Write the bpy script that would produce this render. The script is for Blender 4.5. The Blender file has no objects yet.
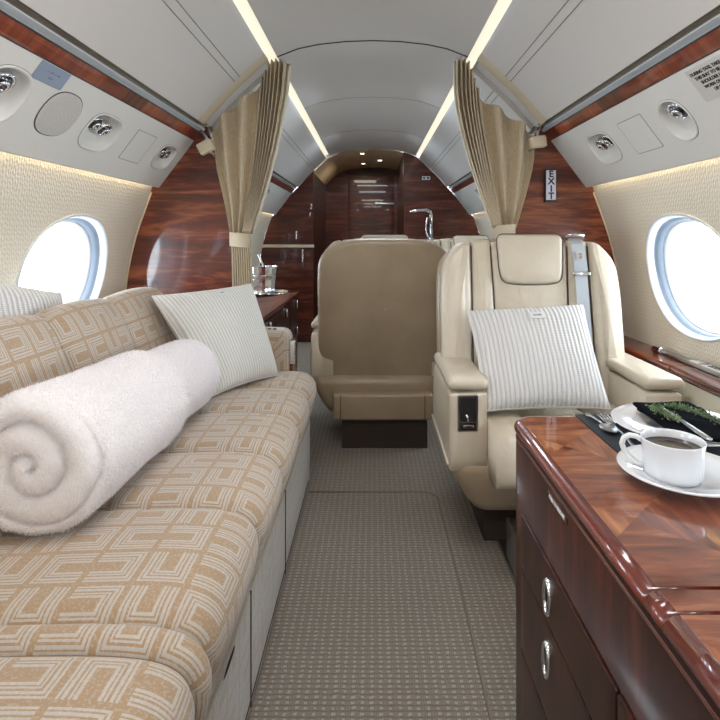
import bpy, bmesh, math, random
from mathutils import Vector, Matrix, noise
random.seed(7)
C = bpy.context.scene.collection
H = 1.04                      # eye height; cross-section heights are given relative to it
PI = math.pi

# ------------------------------------------------------------------ materials
def lin(c):
    return tuple(((v/255.0)/12.92 if v/255.0 <= .04045 else ((v/255.0+.055)/1.055)**2.4) for v in c) + (1,)

class S:
    """tiny socket arithmetic"""
    def __init__(s, nt, sock): s.nt = nt; s.s = sock
    def op(s, o, b=None, c=None):
        n = s.nt.nodes.new('ShaderNodeMath'); n.operation = o
        for i, v in enumerate((s, b, c)):
            if v is None: continue
            if isinstance(v, S): s.nt.links.new(v.s, n.inputs[i])
            else: n.inputs[i].default_value = v
        return S(s.nt, n.outputs[0])
    def __add__(s, b): return s.op('ADD', b)
    def __sub__(s, b): return s.op('SUBTRACT', b)
    def __mul__(s, b): return s.op('MULTIPLY', b)

class M:
    def __init__(self, name, col=(200,200,200), rough=.5, **kw):
        self.m = bpy.data.materials.new(name); self.m.use_nodes = True
        self.nt = self.m.node_tree; self.b = self.nt.nodes['Principled BSDF']
        self.b.inputs['Base Color'].default_value = lin(col)
        self.b.inputs['Roughness'].default_value = rough
        for k, v in kw.items():
            self.b.inputs[{'metal':'Metallic','coat':'Coat Weight','coatr':'Coat Roughness','sheen':'Sheen Weight',
                           'spec':'Specular IOR Level','trans':'Transmission Weight','ior':'IOR','emit':'Emission Strength'}[k]].default_value = v
        if 'emit' in kw: self.b.inputs['Emission Color'].default_value = lin(col)
    def node(self, t, **kw):
        n = self.nt.nodes.new(t)
        for k, v in kw.items(): setattr(n, k, v)
        return n
    def link(self, a, b): self.nt.links.new(a.s if isinstance(a, S) else a, b)
    def coords(self, kind='Object', scale=(1,1,1), rot=(0,0,0)):
        t = self.node('ShaderNodeTexCoord'); mp = self.node('ShaderNodeMapping')
        mp.inputs['Scale'].default_value = scale; mp.inputs['Rotation'].default_value = rot
        self.link(t.outputs[kind], mp.inputs[0]); return mp.outputs[0]
    def xyz(self, v):
        s = self.node('ShaderNodeSeparateXYZ'); self.link(v, s.inputs[0])
        return [S(self.nt, o) for o in s.outputs]
    def comb(self, x, y, z=0.0):
        c = self.node('ShaderNodeCombineXYZ')
        for i, v in enumerate((x, y, z)):
            if isinstance(v, S): self.link(v, c.inputs[i])
            else: c.inputs[i].default_value = v
        return c.outputs[0]
    def noise(self, v, scale=5, detail=3, rough=.5, dist=0):
        n = self.node('ShaderNodeTexNoise'); n.inputs['Scale'].default_value = scale
        n.inputs['Detail'].default_value = detail; n.inputs['Roughness'].default_value = rough
        n.inputs['Distortion'].default_value = dist
        self.link(v, n.inputs['Vector']); return S(self.nt, n.outputs[0])
    def ramp(self, f, stops):
        r = self.node('ShaderNodeValToRGB'); e = r.color_ramp.elements
        while len(e) > 1: e.remove(e[0])
        e[0].position = stops[0][0]; e[0].color = lin(stops[0][1])
        for p, c in stops[1:]:
            k = e.new(p); k.color = lin(c)
        self.link(f, r.inputs[0]); return r.outputs[0]
    def mix(self, f, a, b, mode='MIX'):
        n = self.node('ShaderNodeMix', data_type='RGBA', blend_type=mode)
        for v, i in ((f, 0), (a, 6), (b, 7)):
            if isinstance(v, (S,)) or hasattr(v, 'is_linked'): self.link(v, n.inputs[i])
            elif isinstance(v, tuple): n.inputs[i].default_value = lin(v)
            else: n.inputs[i].default_value = v
        return n.outputs[2]
    def color(self, c): self.link(c, self.b.inputs['Base Color']); return self
    def bump(self, h, strength=.3, dist=.002):
        n = self.node('ShaderNodeBump'); n.inputs['Strength'].default_value = strength; n.inputs['Distance'].default_value = dist
        self.link(h, n.inputs['Height']); self.link(n.outputs[0], self.b.inputs['Normal']); return self

MT = {}
def simple(k, col, rough, **kw):
    MT[k] = M(k, col, rough, **kw); return MT[k]

def leather(k, col, dark):
    m = simple(k, col, .34, coat=.22, coatr=.25)
    v = m.coords()
    m.color(m.ramp(m.noise(v, 5, 4), [(.3, dark), (.65, col)]))
    a = m.noise(v, 260, 3) ; b = m.noise(v, 14, 4, .6, .6)
    c = m.noise(m.coords(scale=(1,1,.35)), 34, 3, .6, 1.2)
    m.bump(a*.10 + b + c*.35, .42, .007)
leather('leather', (212,201,182), (197,185,165))
leather('leather_shaded', (172,154,130), (158,140,116))  # same leather, darkened in colour to stand for shade on backs and bases
simple('piping', (60,48,38), .6)

def wood(k, dark, mid, light, scale, coat=1.0, band=None, rough=.35):
    m = simple(k, mid, rough, coat=coat, coatr=.03, spec=.3)
    v = m.coords(scale=scale)
    n1 = m.noise(v, 1.0, 7, .62, 1.2); 
    v2 = m.coords(scale=tuple(s*7 for s in scale)); n2 = m.noise(v2, 1.0, 3, .6)
    f = n1*.8 + n2*.25 - .02
    m.color(m.ramp(f, [(.28, dark), (.5, mid), (.66, light), (.78, mid)]))
    return m
wood('wood_x', (40,13,8), (96,38,22), (158,88,54), (1.6, 3, 14))      # grain runs across the cabin
wood('wood_y', (40,14,9), (92,36,22), (140,72,42), (14, 1.4, 14))     # grain runs fore-aft
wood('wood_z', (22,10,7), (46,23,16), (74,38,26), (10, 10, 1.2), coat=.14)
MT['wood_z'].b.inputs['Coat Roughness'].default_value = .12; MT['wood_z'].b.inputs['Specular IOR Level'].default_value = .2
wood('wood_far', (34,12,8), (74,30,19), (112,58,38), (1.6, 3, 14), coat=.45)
# strip: short crossbanded segments
def strip_wood():
    m = simple('wood_strip', (110,44,26), .35, coat=1.0, coatr=.05)
    v = m.coords(); x, y, z = m.xyz(v)
    seg = (y*7.0).op('FLOOR'); w = m.node('ShaderNodeTexWhiteNoise', noise_dimensions='1D'); m.link(seg, w.inputs['W'])
    n = m.noise(m.coords(scale=(6, 40, 6)), 1, 4, .6)
    f = n*.8 + S(m.nt, w.outputs[0])*.45 - .15
    m.color(m.ramp(f, [(.2, (58,20,12)), (.5, (120,50,30)), (.8, (158,84,52))]))
strip_wood()
# table veneer: matched blocks with fine figure
def veneer():
    m = simple('wood_table', (130,60,30), .3, coat=1.0, coatr=.02)
    v = m.coords(); x, y, z = m.xyz(v)
    # outer block: rings of crossbanded veneer, inner field: diamonds
    a = (x + y)*4.6; b = (x - y)*4.6
    ca, cb = a.op('FLOOR'), b.op('FLOOR')
    w = m.node('ShaderNodeTexWhiteNoise', noise_dimensions='2D'); m.link(m.comb(ca, cb), w.inputs['Vector'])
    r = S(m.nt, w.outputs[0])
    par = (ca + cb).op('MODULO', 2.0).op('ABSOLUTE')
    n1 = m.noise(m.coords(scale=(9, 60, 9), rot=(0,0,.7)), 1, 4, .6, .5)
    n2 = m.noise(m.coords(scale=(60, 9, 9), rot=(0,0,.7)), 1, 4, .6, .5)
    mx = m.node('ShaderNodeMix', data_type='FLOAT'); m.link(par, mx.inputs[0]); m.link(n1, mx.inputs[2]); m.link(n2, mx.inputs[3])
    big = m.noise(v, 4, 3)
    f = S(m.nt, mx.outputs[0])*.75 + r*.26 + big*.25 - .12
    m.color(m.ramp(f, [(.28, (66,28,18)), (.48, (122,64,40)), (.66, (172,114,74)), (.85, (204,156,110))]))
veneer()
simple('wood_edge', (98,34,26), .25, coat=1.0, coatr=.03)
MT['wood_edge'].color(MT['wood_edge'].ramp(MT['wood_edge'].noise(MT['wood_edge'].coords(scale=(60,4,60)),1,4),[(.3,(70,22,16)),(.7,(118,50,38))]))

# ceiling and panels
simple('ceiling', (203,200,196), .4)
m = MT['ceiling']; m.bump(m.noise(m.coords(), 900, 2), .05, .001)
simple('panel', (212,211,206), .5)
simple('rail_grey', (176,184,190), .35)
simple('rail_dark', (120,112,98), .5)
simple('seam', (96,96,96), .7)
simple('seam_dark', (50,50,52), .7)
simple('rail_tan_reflection', (196,182,158), .5)  # tan of the aft rail; on the ceiling rim a painted curtain reflection
simple('soffit', (230,206,166), .45)
# wall covering: woven, crinkled vinyl
m = simple('wall_cloth', (222,213,194), .6)
v = m.coords(); x, y, z = m.xyz(v)
nz = m.noise(v, 30, 2)
zig = ((z*70.0 + ((y*45.0)*6.283).op('SINE')*.22 + nz*1.2)*6.283).op('SINE')*.5 + ((y*95.0 + z*40.0 + nz*1.5)*6.283).op('SINE')*.5
m.color(m.ramp(zig*.5+.5, [(.1, (212,203,186)), (.8, (228,221,208))])); m.bump(zig, .35, .002)
simple('side_panel', (222,216,198), .5)
simple('white_plastic', (205,209,213), .3)
simple('blue_grey', (120,132,146), .35)
# glass pane: clear with a fresnel sheen
m = simple('glass', (255,255,255), .0)
tr = m.node('ShaderNodeBsdfTransparent'); gl = m.node('ShaderNodeBsdfGlossy'); gl.inputs['Roughness'].default_value = .02
mx = m.node('ShaderNodeMixShader'); fr = m.node('ShaderNodeLayerWeight'); fr.inputs[0].default_value = .5
m.link(S(m.nt, fr.outputs[1]).op('POWER', 5.0)*.6+.04, mx.inputs[0]); m.link(tr.outputs[0], mx.inputs[1]); m.link(gl.outputs[0], mx.inputs[2])
m.link(mx.outputs[0], m.nt.nodes['Material Output'].inputs[0])

# sofa fabric: nested U motifs woven in silver on tan
def sofa_fab(k, base, silver, cell=.088):
    m = simple(k, base, .75, sheen=.3)
    u, v, _ = m.xyz(m.coords('UV'))
    wob = m.noise(m.coords('UV'), 25, 2)*.03
    U = u*(1/cell) + wob; V = v*(1/cell)
    fu, fv = U.op('FLOOR'), V.op('FLOOR')
    w = m.node('ShaderNodeTexWhiteNoise', noise_dimensions='2D'); m.link(m.comb(fu, fv), w.inputs['Vector'])
    r1 = S(m.nt, w.outputs[0]).op('GREATER_THAN', .5)
    sp = m.node('ShaderNodeSeparateColor'); m.link(w.outputs[1], sp.inputs[0])
    r2 = S(m.nt, sp.outputs[1]).op('GREATER_THAN', .5)
    x = U - fu - .5; y = V - fv - .5
    def mixf(f, a, b): return a + (b - a)*f
    xx = mixf(r2, x, y); yy = mixf(r2, y, x)
    xx = xx*(r1*2.0 - 1.0)
    ax, ay = xx.op('ABSOLUTE'), yy.op('ABSOLUTE')
    d = mixf(xx.op('GREATER_THAN', 0.0), ax.op('MAXIMUM', ay), ay)
    lines = d.op('COMPARE', .17, .028) .op('MAXIMUM', d.op('COMPARE', .245, .018)).op('MAXIMUM', d.op('COMPARE', .335, .028)).op('MAXIMUM', d.op('COMPARE', .415, .022))*ax.op('MAXIMUM', ay).op('LESS_THAN', .44)
    yarn = m.noise(m.coords('UV', scale=(400, 60, 1)), 1, 2)
    c = m.mix(lines*.85, base, silver)
    yr2 = m.noise(m.coords('UV', scale=(220, 220, 1)), 1, 2)
    c = m.mix(yarn*.45, c, tuple(int(q*.8) for q in base)); c = m.mix(yr2.op('GREATER_THAN', .56)*.22, c, (206,206,208))
    m.color(c)
    m.bump(lines*.6 + yarn*.6, .5, .0025)
sofa_fab('sofa_cloth', (176,148,116), (204,202,198))
sofa_fab('sofa_side', (164,152,136), (186,186,186))

# carpet
m = simple('carpet', (118,106,94), .95, sheen=.2)
v = m.coords(); x, y, z = m.xyz(v)
X = x*(1/.021); Y = y*(1/.0145)
row = Y.op('FLOOR'); wob = m.noise(v, 45, 3)*2.2
fx = (X + wob*.35).op('FRACT'); fy = (Y + wob*.3).op('FRACT')
dash = fx.op('COMPARE', .3, .17)*fy.op('COMPARE', .5, .2)
sub = ((X*4.0 + wob)*6.283).op('SINE')*.5+.5
grid = fy.op('COMPARE', .5, .36)*(.55) + sub*.3
c = m.mix(grid, (112,102,92), (156,145,132)); c = m.mix(dash*.8, c, (198,188,174))
c = m.mix(m.noise(v, 350, 2)*.45, c, (104,95,86))
m.color(c); m.bump(grid + dash + m.noise(v, 400, 2)*.5, .8, .006)

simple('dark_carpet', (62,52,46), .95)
# ribbed knit
def knit(k, col, dark, n, twist=0):
    m = simple(k, col, .9, sheen=.3)
    u, v, _ = m.xyz(m.coords('UV'))
    s = (((u*float(n)) + m.noise(m.coords('UV'), 3, 2)*.6)*6.283).op('SINE')
    t = (v*float(n)*2.2*6.283).op('SINE')
    m.color(m.ramp(s*.5+.5+t*.04, [(.05, dark), (.5, col)]))
    m.bump(s + t*.25, .6, .003)
knit('knit_white', (228,227,227), (200,199,199), 27)
knit('knit_fine', (234,232,228), (208,206,203), 30)
simple('plush', (248,244,244), .95, sheen=.6)
m = MT['plush']; m.bump(m.noise(m.coords(), 90, 4, .7), .7, .006)
simple('plush_fibre', (252,249,250), .95)
m = MT['plush_fibre']; tl = m.node('ShaderNodeBsdfTranslucent'); tl.inputs[0].default_value = lin((252,249,250)); mx = m.node('ShaderNodeMixShader'); mx.inputs[0].default_value = .5
m.link(m.b.outputs[0], mx.inputs[1]); m.link(tl.outputs[0], mx.inputs[2]); m.link(mx.outputs[0], m.nt.nodes['Material Output'].inputs[0])
m = simple('curtain', (190,172,142), .8, sheen=.25)
v = m.coords(); n = m.noise(m.coords(scale=(500,500,60)), 1, 2)
m.color(m.ramp(n, [(.3, (172,154,126)), (.7, (206,190,162))])); m.bump(n, .3, .001)
m = simple('tie_cloth', (206,192,166), .8); m.bump(m.noise(m.coords(), 500, 2), .4, .002)
simple('chrome', (225,228,232), .08, metal=1.0)
simple('brushed', (186,188,190), .28, metal=1.0)
simple('bronze', (110,98,88), .3, metal=1.0)
simple('black', (18,18,20), .4)
simple('lens', (30,36,44), .1, coat=1.0)
simple('china', (216,219,224), .12, coat=.6, coatr=.03)
simple('coffee', (32,17,10), .05, coat=.5)
m = simple('napkin', (15,16,22), 1.0, spec=.05); m.bump(m.noise(m.coords(), 700, 2), .5, .001)
m = simple('mat_cloth', (32,38,46), .8); m.bump(m.noise(m.coords(), 900, 2), .5, .001)
simple('herb', (112,136,96), .6); simple('herb_stem', (92,84,52), .6)
simple('webbing', (176,182,188), .6)
m = MT['webbing']; n = m.noise(m.coords(scale=(900,900,300)), 1, 1); m.bump(n, .4, .001)
simple('placard_blue', (138,152,172), .35); simple('placard_grey', (196,194,190), .4)
simple('ink', (24,24,30), .6); simple('ink_blue', (92,104,130), .6)
simple('sign_face', (214,212,226), .35)
simple('strip_light', (255,245,220), .5, emit=.85)
MT['strip_light'].b.inputs['Base Color'].default_value = lin((150,148,140))
simple('wall_wash', (255,238,200), .5, emit=16.0)
simple('lamp', (255,240,214), .5, emit=14.0)
simple('dark_void', (20,14,12), .8)
m = simple('grille', (190,188,184), .6)
v = m.coords(); vo = m.node('ShaderNodeTexVoronoi'); vo.inputs['Scale'].default_value = 210; m.link(v, vo.inputs['Vector'])
m.bump(S(m.nt, vo.outputs[0]), .8, .002)

# ------------------------------------------------------------------ builders
def root(name, label, cat, loc=(0,0,0), group=None, kind=None):
    o = bpy.data.objects.new(name, None); C.objects.link(o); o.location = loc
    o.empty_display_size = .05
    if label: o['label'] = label
    if cat: o['category'] = cat
    if group: o['group'] = group
    if kind: o['kind'] = kind
    return o
def tag(o, label=None, cat=None, group=None, kind=None):
    for k, v in (('label', label), ('category', cat), ('group', group), ('kind', kind)):
        if v: o[k] = v
    return o
def wloc(p):
    v = Vector((0,0,0))
    while p is not None: v += p.location; p = p.parent
    return v
def link(me, name, mat, parent=None, smooth=True):
    if parent is not None:
        me.transform(Matrix.Translation(-wloc(parent)))
    me.materials.append(MT[mat].m)
    if smooth:
        for p in me.polygons: p.use_smooth = True
    o = bpy.data.objects.new(name, me); C.objects.link(o)
    if parent is not None: o.parent = parent
    return o
def build(name, V, F, mat, parent=None, uv=None, smooth=True, fixn=True):
    me = bpy.data.meshes.new(name); me.from_pydata([tuple(v) for v in V], [], F); me.update()
    if uv:
        l = me.uv_layers.new(name='UVMap'); i = 0
        for f in uv:
            for c in f: l.data[i].uv = c; i += 1
    if fixn:
        bm = bmesh.new(); bm.from_mesh(me)
        bmesh.ops.recalc_face_normals(bm, faces=bm.faces); bm.to_mesh(me); bm.free()
    return link(me, name, mat, parent, smooth)
class G:
    """collects geometry for one mesh"""
    def __init__(s): s.V = []; s.F = []; s.U = []
    def loft(s, rings, closed=True, cap0=False, cap1=False, uvs=True):
        base = len(s.V); n = len(rings[0]); s.V += [tuple(p) for r in rings for p in r]
        cum = []
        for r in rings:
            c = [0.0]
            for j in range(n): c.append(c[-1] + (Vector(r[(j+1) % n]) - Vector(r[j])).length)
            cum.append(c)
        mid = max(cum, key=lambda c: c[-1])
        vv = [0.0]
        for i in range(1, len(rings)):
            vv.append(vv[-1] + sum((Vector(rings[i][j]) - Vector(rings[i-1][j])).length for j in range(n))/n)
        m = n if closed else n-1
        for i in range(len(rings)-1):
            for j in range(m):
                k = (j+1) % n
                s.F.append((base+i*n+j, base+i*n+k, base+(i+1)*n+k, base+(i+1)*n+j))
                s.U.append(((mid[j], vv[i]), (mid[j+1], vv[i]), (mid[j+1], vv[i+1]), (mid[j], vv[i+1])))
        if cap0: s.F.append(tuple(base+j for j in range(n))[::-1]); s.U.append(((0,0),)*n)
        if cap1:
            q = base+(len(rings)-1)*n; s.F.append(tuple(q+j for j in range(n))); s.U.append(((0,0),)*n)
        return s
    def tube(s, pts, r, n=8, caps=True):
        pts = [Vector(p) for p in pts]; rings = []
        rr = r if isinstance(r, (list, tuple)) else [r]*len(pts)
        up = None
        for i, p in enumerate(pts):
            d = (pts[min(i+1, len(pts)-1)] - pts[max(i-1, 0)]).normalized()
            if up is None:
                up = Vector((0,0,1)) if abs(d.z) < .9 else Vector((1,0,0))
            a = d.cross(up).normalized(); b = a.cross(d).normalized(); up = b
            rings.append([p + (a*math.cos(t) + b*math.sin(t))*rr[i] for t in [2*PI*k/n for k in range(n)]])
        return s.loft(rings, True, caps, caps)
    def box(s, x0, x1, y0, y1, z0, z1, r=0.0):
        if r <= 0:
            a = [(x0,y0),(x1,y0),(x1,y1),(x0,y1)]
            return s.loft([[(x,y,z) for x, y in a] for z in (z0, z1)], True, True, True)
        out = rrect(x0, x1, y0, y1, r)
        rings = []
        for k in range(5):
            t = PI/2*(1-k/4); ins = r*(1-math.cos(t)); rings.append([(x,y,z0+r*(1-math.sin(t))) for x, y in inset(out, ins)])
        for k in range(5):
            t = PI/2*k/4; ins = r*(1-math.cos(t)); rings.append([(x,y,z1-r*(1-math.sin(t))) for x, y in inset(out, ins)])
        return s.loft(rings, True, True, True)
    def lathe(s, prof, c=(0,0,0), n=40, sq=None, closed_ends=False):
        rings = []
        for r, z in prof:
            rings.append([(c[0]+r*math.cos(2*PI*k/n), c[1]+r*math.sin(2*PI*k/n), c[2]+z) for k in range(n)])
        return s.loft(rings, True, closed_ends, closed_ends)
    def make(s, name, mat, parent=None, smooth=True, fixn=True):
        return build(name, s.V, s.F, mat, parent, s.U, smooth, fixn)
def rrect(x0, x1, y0, y1, r, n=5):
    out = []
    rs = r if isinstance(r, (list, tuple)) else [r]*4
    for (cx, cy, a, q) in ((x1, y0, -PI/2, rs[0]), (x1, y1, 0, rs[1]), (x0, y1, PI/2, rs[2]), (x0, y0, PI, rs[3])):
        q = max(q, 1e-4)
        ox = cx - q if cx == x1 else cx + q; oy = cy - q if cy == y1 else cy + q
        for k in range(n+1):
            t = a + PI/2*k/n; out.append((ox+q*math.cos(t), oy+q*math.sin(t)))
    return out
def pround(pts, r, n=5):
    out = []; N = len(pts)
    rs = r if isinstance(r, (list, tuple)) else [r]*N
    for i in range(N):
        if rs[i] == 0: out.append(tuple(pts[i])); continue
        p = Vector(pts[i]); a = Vector(pts[i-1]); b = Vector(pts[(i+1) % N])
        da, db = (a-p), (b-p); q = min(rs[i], da.length*.49, db.length*.49)
        s, e = p + da.normalized()*q, p + db.normalized()*q
        for k in range(n+1):
            t = k/n; out.append(tuple(s*(1-t)**2 + p*2*t*(1-t) + e*t*t))
    return out
def inset(poly, d):
    if abs(d) < 1e-9: return list(poly)
    N = len(poly); area = sum(poly[i][0]*poly[(i+1)%N][1]-poly[(i+1)%N][0]*poly[i][1] for i in range(N))
    sg = 1 if area > 0 else -1; out = []
    for i in range(N):
        p0, p, p1 = Vector(poly[i-1]), Vector(poly[i]), Vector(poly[(i+1) % N])
        a = (p-p0); b = (p1-p)
        if a.length < 1e-7: a = b
        if b.length < 1e-7: b = a
        na = Vector((-a.y, a.x)).normalized()*sg; nb = Vector((-b.y, b.x)).normalized()*sg
        m = na+nb
        if m.length < .3: m = na
        m.normalize(); c = max(.5, m.dot(na))
        out.append(tuple(p + m*(d/c)))
    return out
def dens(poly, step):
    out = []; N = len(poly)
    for i in range(N):
        a, b = Vector(poly[i]), Vector(poly[(i+1) % N]); k = max(1, int((b-a).length/step))
        for j in range(k): out.append(tuple(a.lerp(b, j/k)))
    return out
def padg(g, outline, thick, er, crown=0.0, mp=None, back=0.0, seg=4, step=.05):
    """a cushion or panel: outline in (a,b), front at h=thick with rounded edge er and a domed middle"""
    mp = mp or (lambda a, b, h: (a, -h, b))
    o = dens(outline, step); rings = [[mp(a, b, -back) for a, b in o], [mp(a, b, thick-er) for a, b in o]]
    for k in range(1, seg+1):
        t = PI/2*k/seg; rings.append([mp(a, b, thick-er+er*math.sin(t)) for a, b in inset(o, er*(1-math.cos(t)))])
    last = inset(o, er); cx = sum(p[0] for p in last)/len(last); cy = sum(p[1] for p in last)/len(last)
    for s in (.85, .65, .4, .15, .01):
        rings.append([mp(cx+(a-cx)*s, cy+(b-cy)*s, thick+crown*(1-s*s)) for a, b in last])
    return g.loft(rings, True, True, False)
def pad(name, mat, parent, *a, **k):
    g = G(); padg(g, *a, **k); return g.make(name, mat, parent)
def rbox(name, mat, parent, *a):
    return G().box(*a).make(name, mat, parent)
def dup(o, parent=None):
    c = o.copy(); C.objects.link(c); c.parent = parent
    for ch in list(o.children): dup(ch, c)
    return c
def lerp_tab(tab, u):
    if u >= tab[0][0]: return tab[0][1]
    for (a, x), (b, y) in zip(tab, tab[1:]):
        if u >= b: return x + (y-x)*(a-u)/(a-b)
    return tab[-1][1]
def text(name, s, size, mat, parent, M4, ext=.0004, align='CENTER', space=1.0, bold=0.0):
    cu = bpy.data.curves.new(name, 'FONT'); cu.body = s; cu.size = size; cu.extrude = ext; cu.offset = bold
    cu.align_x = align; cu.align_y = 'CENTER'; cu.space_line = space; cu.materials.append(MT[mat].m)
    t_ = bpy.data.objects.new(name, cu); C.objects.link(t_)
    bpy.context.view_layer.update()
    me = bpy.data.meshes.new_from_object(t_.evaluated_get(bpy.context.evaluated_depsgraph_get()))
    bpy.data.objects.remove(t_); bpy.data.curves.remove(cu)
    if not me.materials: me.materials.append(MT[mat].m)
    o = bpy.data.objects.new(name, me); C.objects.link(o)
    if parent is not None:
        o.parent = parent; M4 = Matrix.Translation(-wloc(parent)) @ M4
    o.matrix_local = M4
    return o
def frame(o, x, y, z):
    """matrix with the given axes and origin"""
    return Matrix(((x[0],y[0],z[0],o[0]),(x[1],y[1],z[1],o[1]),(x[2],y[2],z[2],o[2]),(0,0,0,1)))

# ------------------------------------------------------------------ cabin shell
YA, YP, YB, YC = -2.6, 2.42, 5.34, 6.7        # behind camera, partition, aft bulkhead, vestibule end
WT = [(.27,.968),(.24,.982),(.13,1.022),(0,1.068),(-.14,1.100),(-.28,1.118),(-.48,1.125),(-.8,1.10),(-1.04,1.05)]
def wx(u):   # smooth wall half-width
    return (lerp_tab(WT, u) + lerp_tab(WT, u+.04) + lerp_tab(WT, u-.04))/3 if u > -1.0 else lerp_tab(WT, u)
# floor
o = G().box(-1.12, 1.12, YA, YC, -.06, 0).make('floor', 'carpet', smooth=False); tag(o, kind='structure')
# raised seams of the floor hatch
g = G()
pts = [(-.26, 2.2), (.2, 2.2)] + [(.2+.06*math.sin(t), 2.14+.06*math.cos(t)) for t in [PI/2*k/6 for k in range(1,7)]] + [(.262,1.6),(.252,1.0),(.25,-.5)]
g.tube([(x,y,.0005) for x,y in pts], .0035, 6)
hatch = g.make('trim_1', 'rail_dark'); tag(hatch, kind='structure')
g = G().box(-.30, -.06, 2.62, 2.6215, 0, .0015); 

def sheet(g, mp, y0, y1, a0, a1, holes=(), na=16, step=.35):
    """wall sheet along the cabin with oval holes; returns the hole outlines in (y,a)"""
    outs = []
    def strip(p, q):
        n = max(1, int(abs(q-p)/step))
        rings = [[mp(p+(q-p)*i/n, a0+(a1-a0)*j/na) for j in range(na+1)] for i in range(n+1)]
        if q-p > 1e-5: g.loft(rings, False)
    cur = y0
    for (yc, ac, ry, ra, n, w) in sorted(holes):
        strip(cur, yc-w); cur = yc+w
        per = [(yc-w, a0+(a1-a0)*j/na) for j in range(na)] + [(yc-w+2*w*j/12, a1) for j in range(12)] \
            + [(yc+w, a1+(a0-a1)*j/na) for j in range(na)] + [(yc+w-2*w*j/12, a0) for j in range(12)]
        inn = []
        for (y, a) in per:
            dy, da = y-yc, a-ac; L = (abs(dy/ry)**n + abs(da/ra)**n)**(1/n); inn.append((yc+dy/L, ac+da/L))
        rings = [[mp(p[0]+(q[0]-p[0])*t, p[1]+(q[1]-p[1])*t) for p, q in zip(per, inn)] for t in (0,.25,.5,.75,.9,1)]
        g.loft(rings, True); outs.append(((yc, ac), inn))
    strip(cur, y1)
    return outs

WIN = {-1: [-2.06, -1.06, -.06, .94, 1.94, 2.98, 3.95], 1: [-2.13, -1.13, -.13, .87, 1.87, 2.98, 3.95]}
wn = 0
for s in (-1, 1):
    side = 'left' if s < 0 else 'right'
    mp = lambda y, u, s=s: (s*wx(u), y, H+u)
    g = G()
    outs = sheet(g, mp, YA, YB, .27, -.62, [(yc, -.137, .268, .212, 2.15, .36) for yc in WIN[s]], na=20)
    # lower wall to the floor
    g.loft([[mp(y, -.62-.42*j/6) for j in range(7)] for y in (YA, YB)], False)
    o = g.make('wall_'+side, 'wall_cloth', fixn=False); tag(o, kind='structure')
    for (c, inn) in outs:
        wn += 1
        r = root('window_%d' % wn, None, None, (s*1.1, c[0], H+c[1]), kind='structure')
        def ring(sc, off, inn=inn, c=c, s=s):
            return [(s*(wx(c[1]+(a-c[1])*sc)+off), c[0]+(y-c[0])*sc, H+c[1]+(a-c[1])*sc) for y, a in inn]
        G().loft([ring(1.035,.001), ring(1.035,-.004), ring(1.02,-.007), ring(1.0,-.005), ring(.985,.004), ring(.97,.02)]).make('window_frame', 'white_plastic', r)
        G().loft([ring(.97,.02), ring(.955,.028), ring(.935,.032), ring(.925,.05)]).make('shade_track', 'blue_grey', r)
        G().loft([ring(.925,.05), ring(.90,.052), ring(.875,.09), ring(.855,.095), ring(.845,.115), ring(.82,.12), ring(.815,.14)]).make('window_reveal', 'white_plastic', r)
        g = G(); rr = ring(.83,.125)
        g.loft([rr, [tuple(Vector(c2)+Vector((s*.004,0,0))) for c2 in rr]], True, True, True).make('pane', 'glass', r, smooth=False)

# overhead service panels (slanted) with recesses
PA, PB = Vector((.797, .434)), Vector((.954, .224)); PL = (PB-PA).length; PD = (PB-PA)/PL; PN = Vector((-PD.y, PD.x))*-1
if PN.x > 0: PN = -PN                     # towards the cabin, inwards and down
def psu(s, y, a, h=0.0):                  # h>0 comes out into the cabin
    p = PA + PD*a + PN*h
    return (s*p.x, y, H+p.y)
UN = {-1: [(1.268,'round'), (1.738,'duo'), (2.263,'duo'), (4.35,'duo')], 1: [(1.545,'oval'), (2.035,'duo'), (4.35,'duo')]}
lab = {(-1,1.268): 'large round reading light recess at the photo left edge of the overhead panel',
       (-1,1.738): 'rounded recess with two chrome nozzles on the left overhead panel, beside the speaker grille',
       (-1,2.263): 'small rounded recess with two nozzles at the partition end of the left overhead panel',
       (-1,4.35): 'far recess with nozzles on the left overhead panel beyond the curtain',
       (1,1.545): 'tall oval recess with one dark lamp on the right overhead panel, nearest the placard',
       (1,2.035): 'rounded recess with two dark nozzles on the right overhead panel near the curtain',
       (1,4.35): 'far recess with nozzles on the right overhead panel beyond the curtain'}
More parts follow.
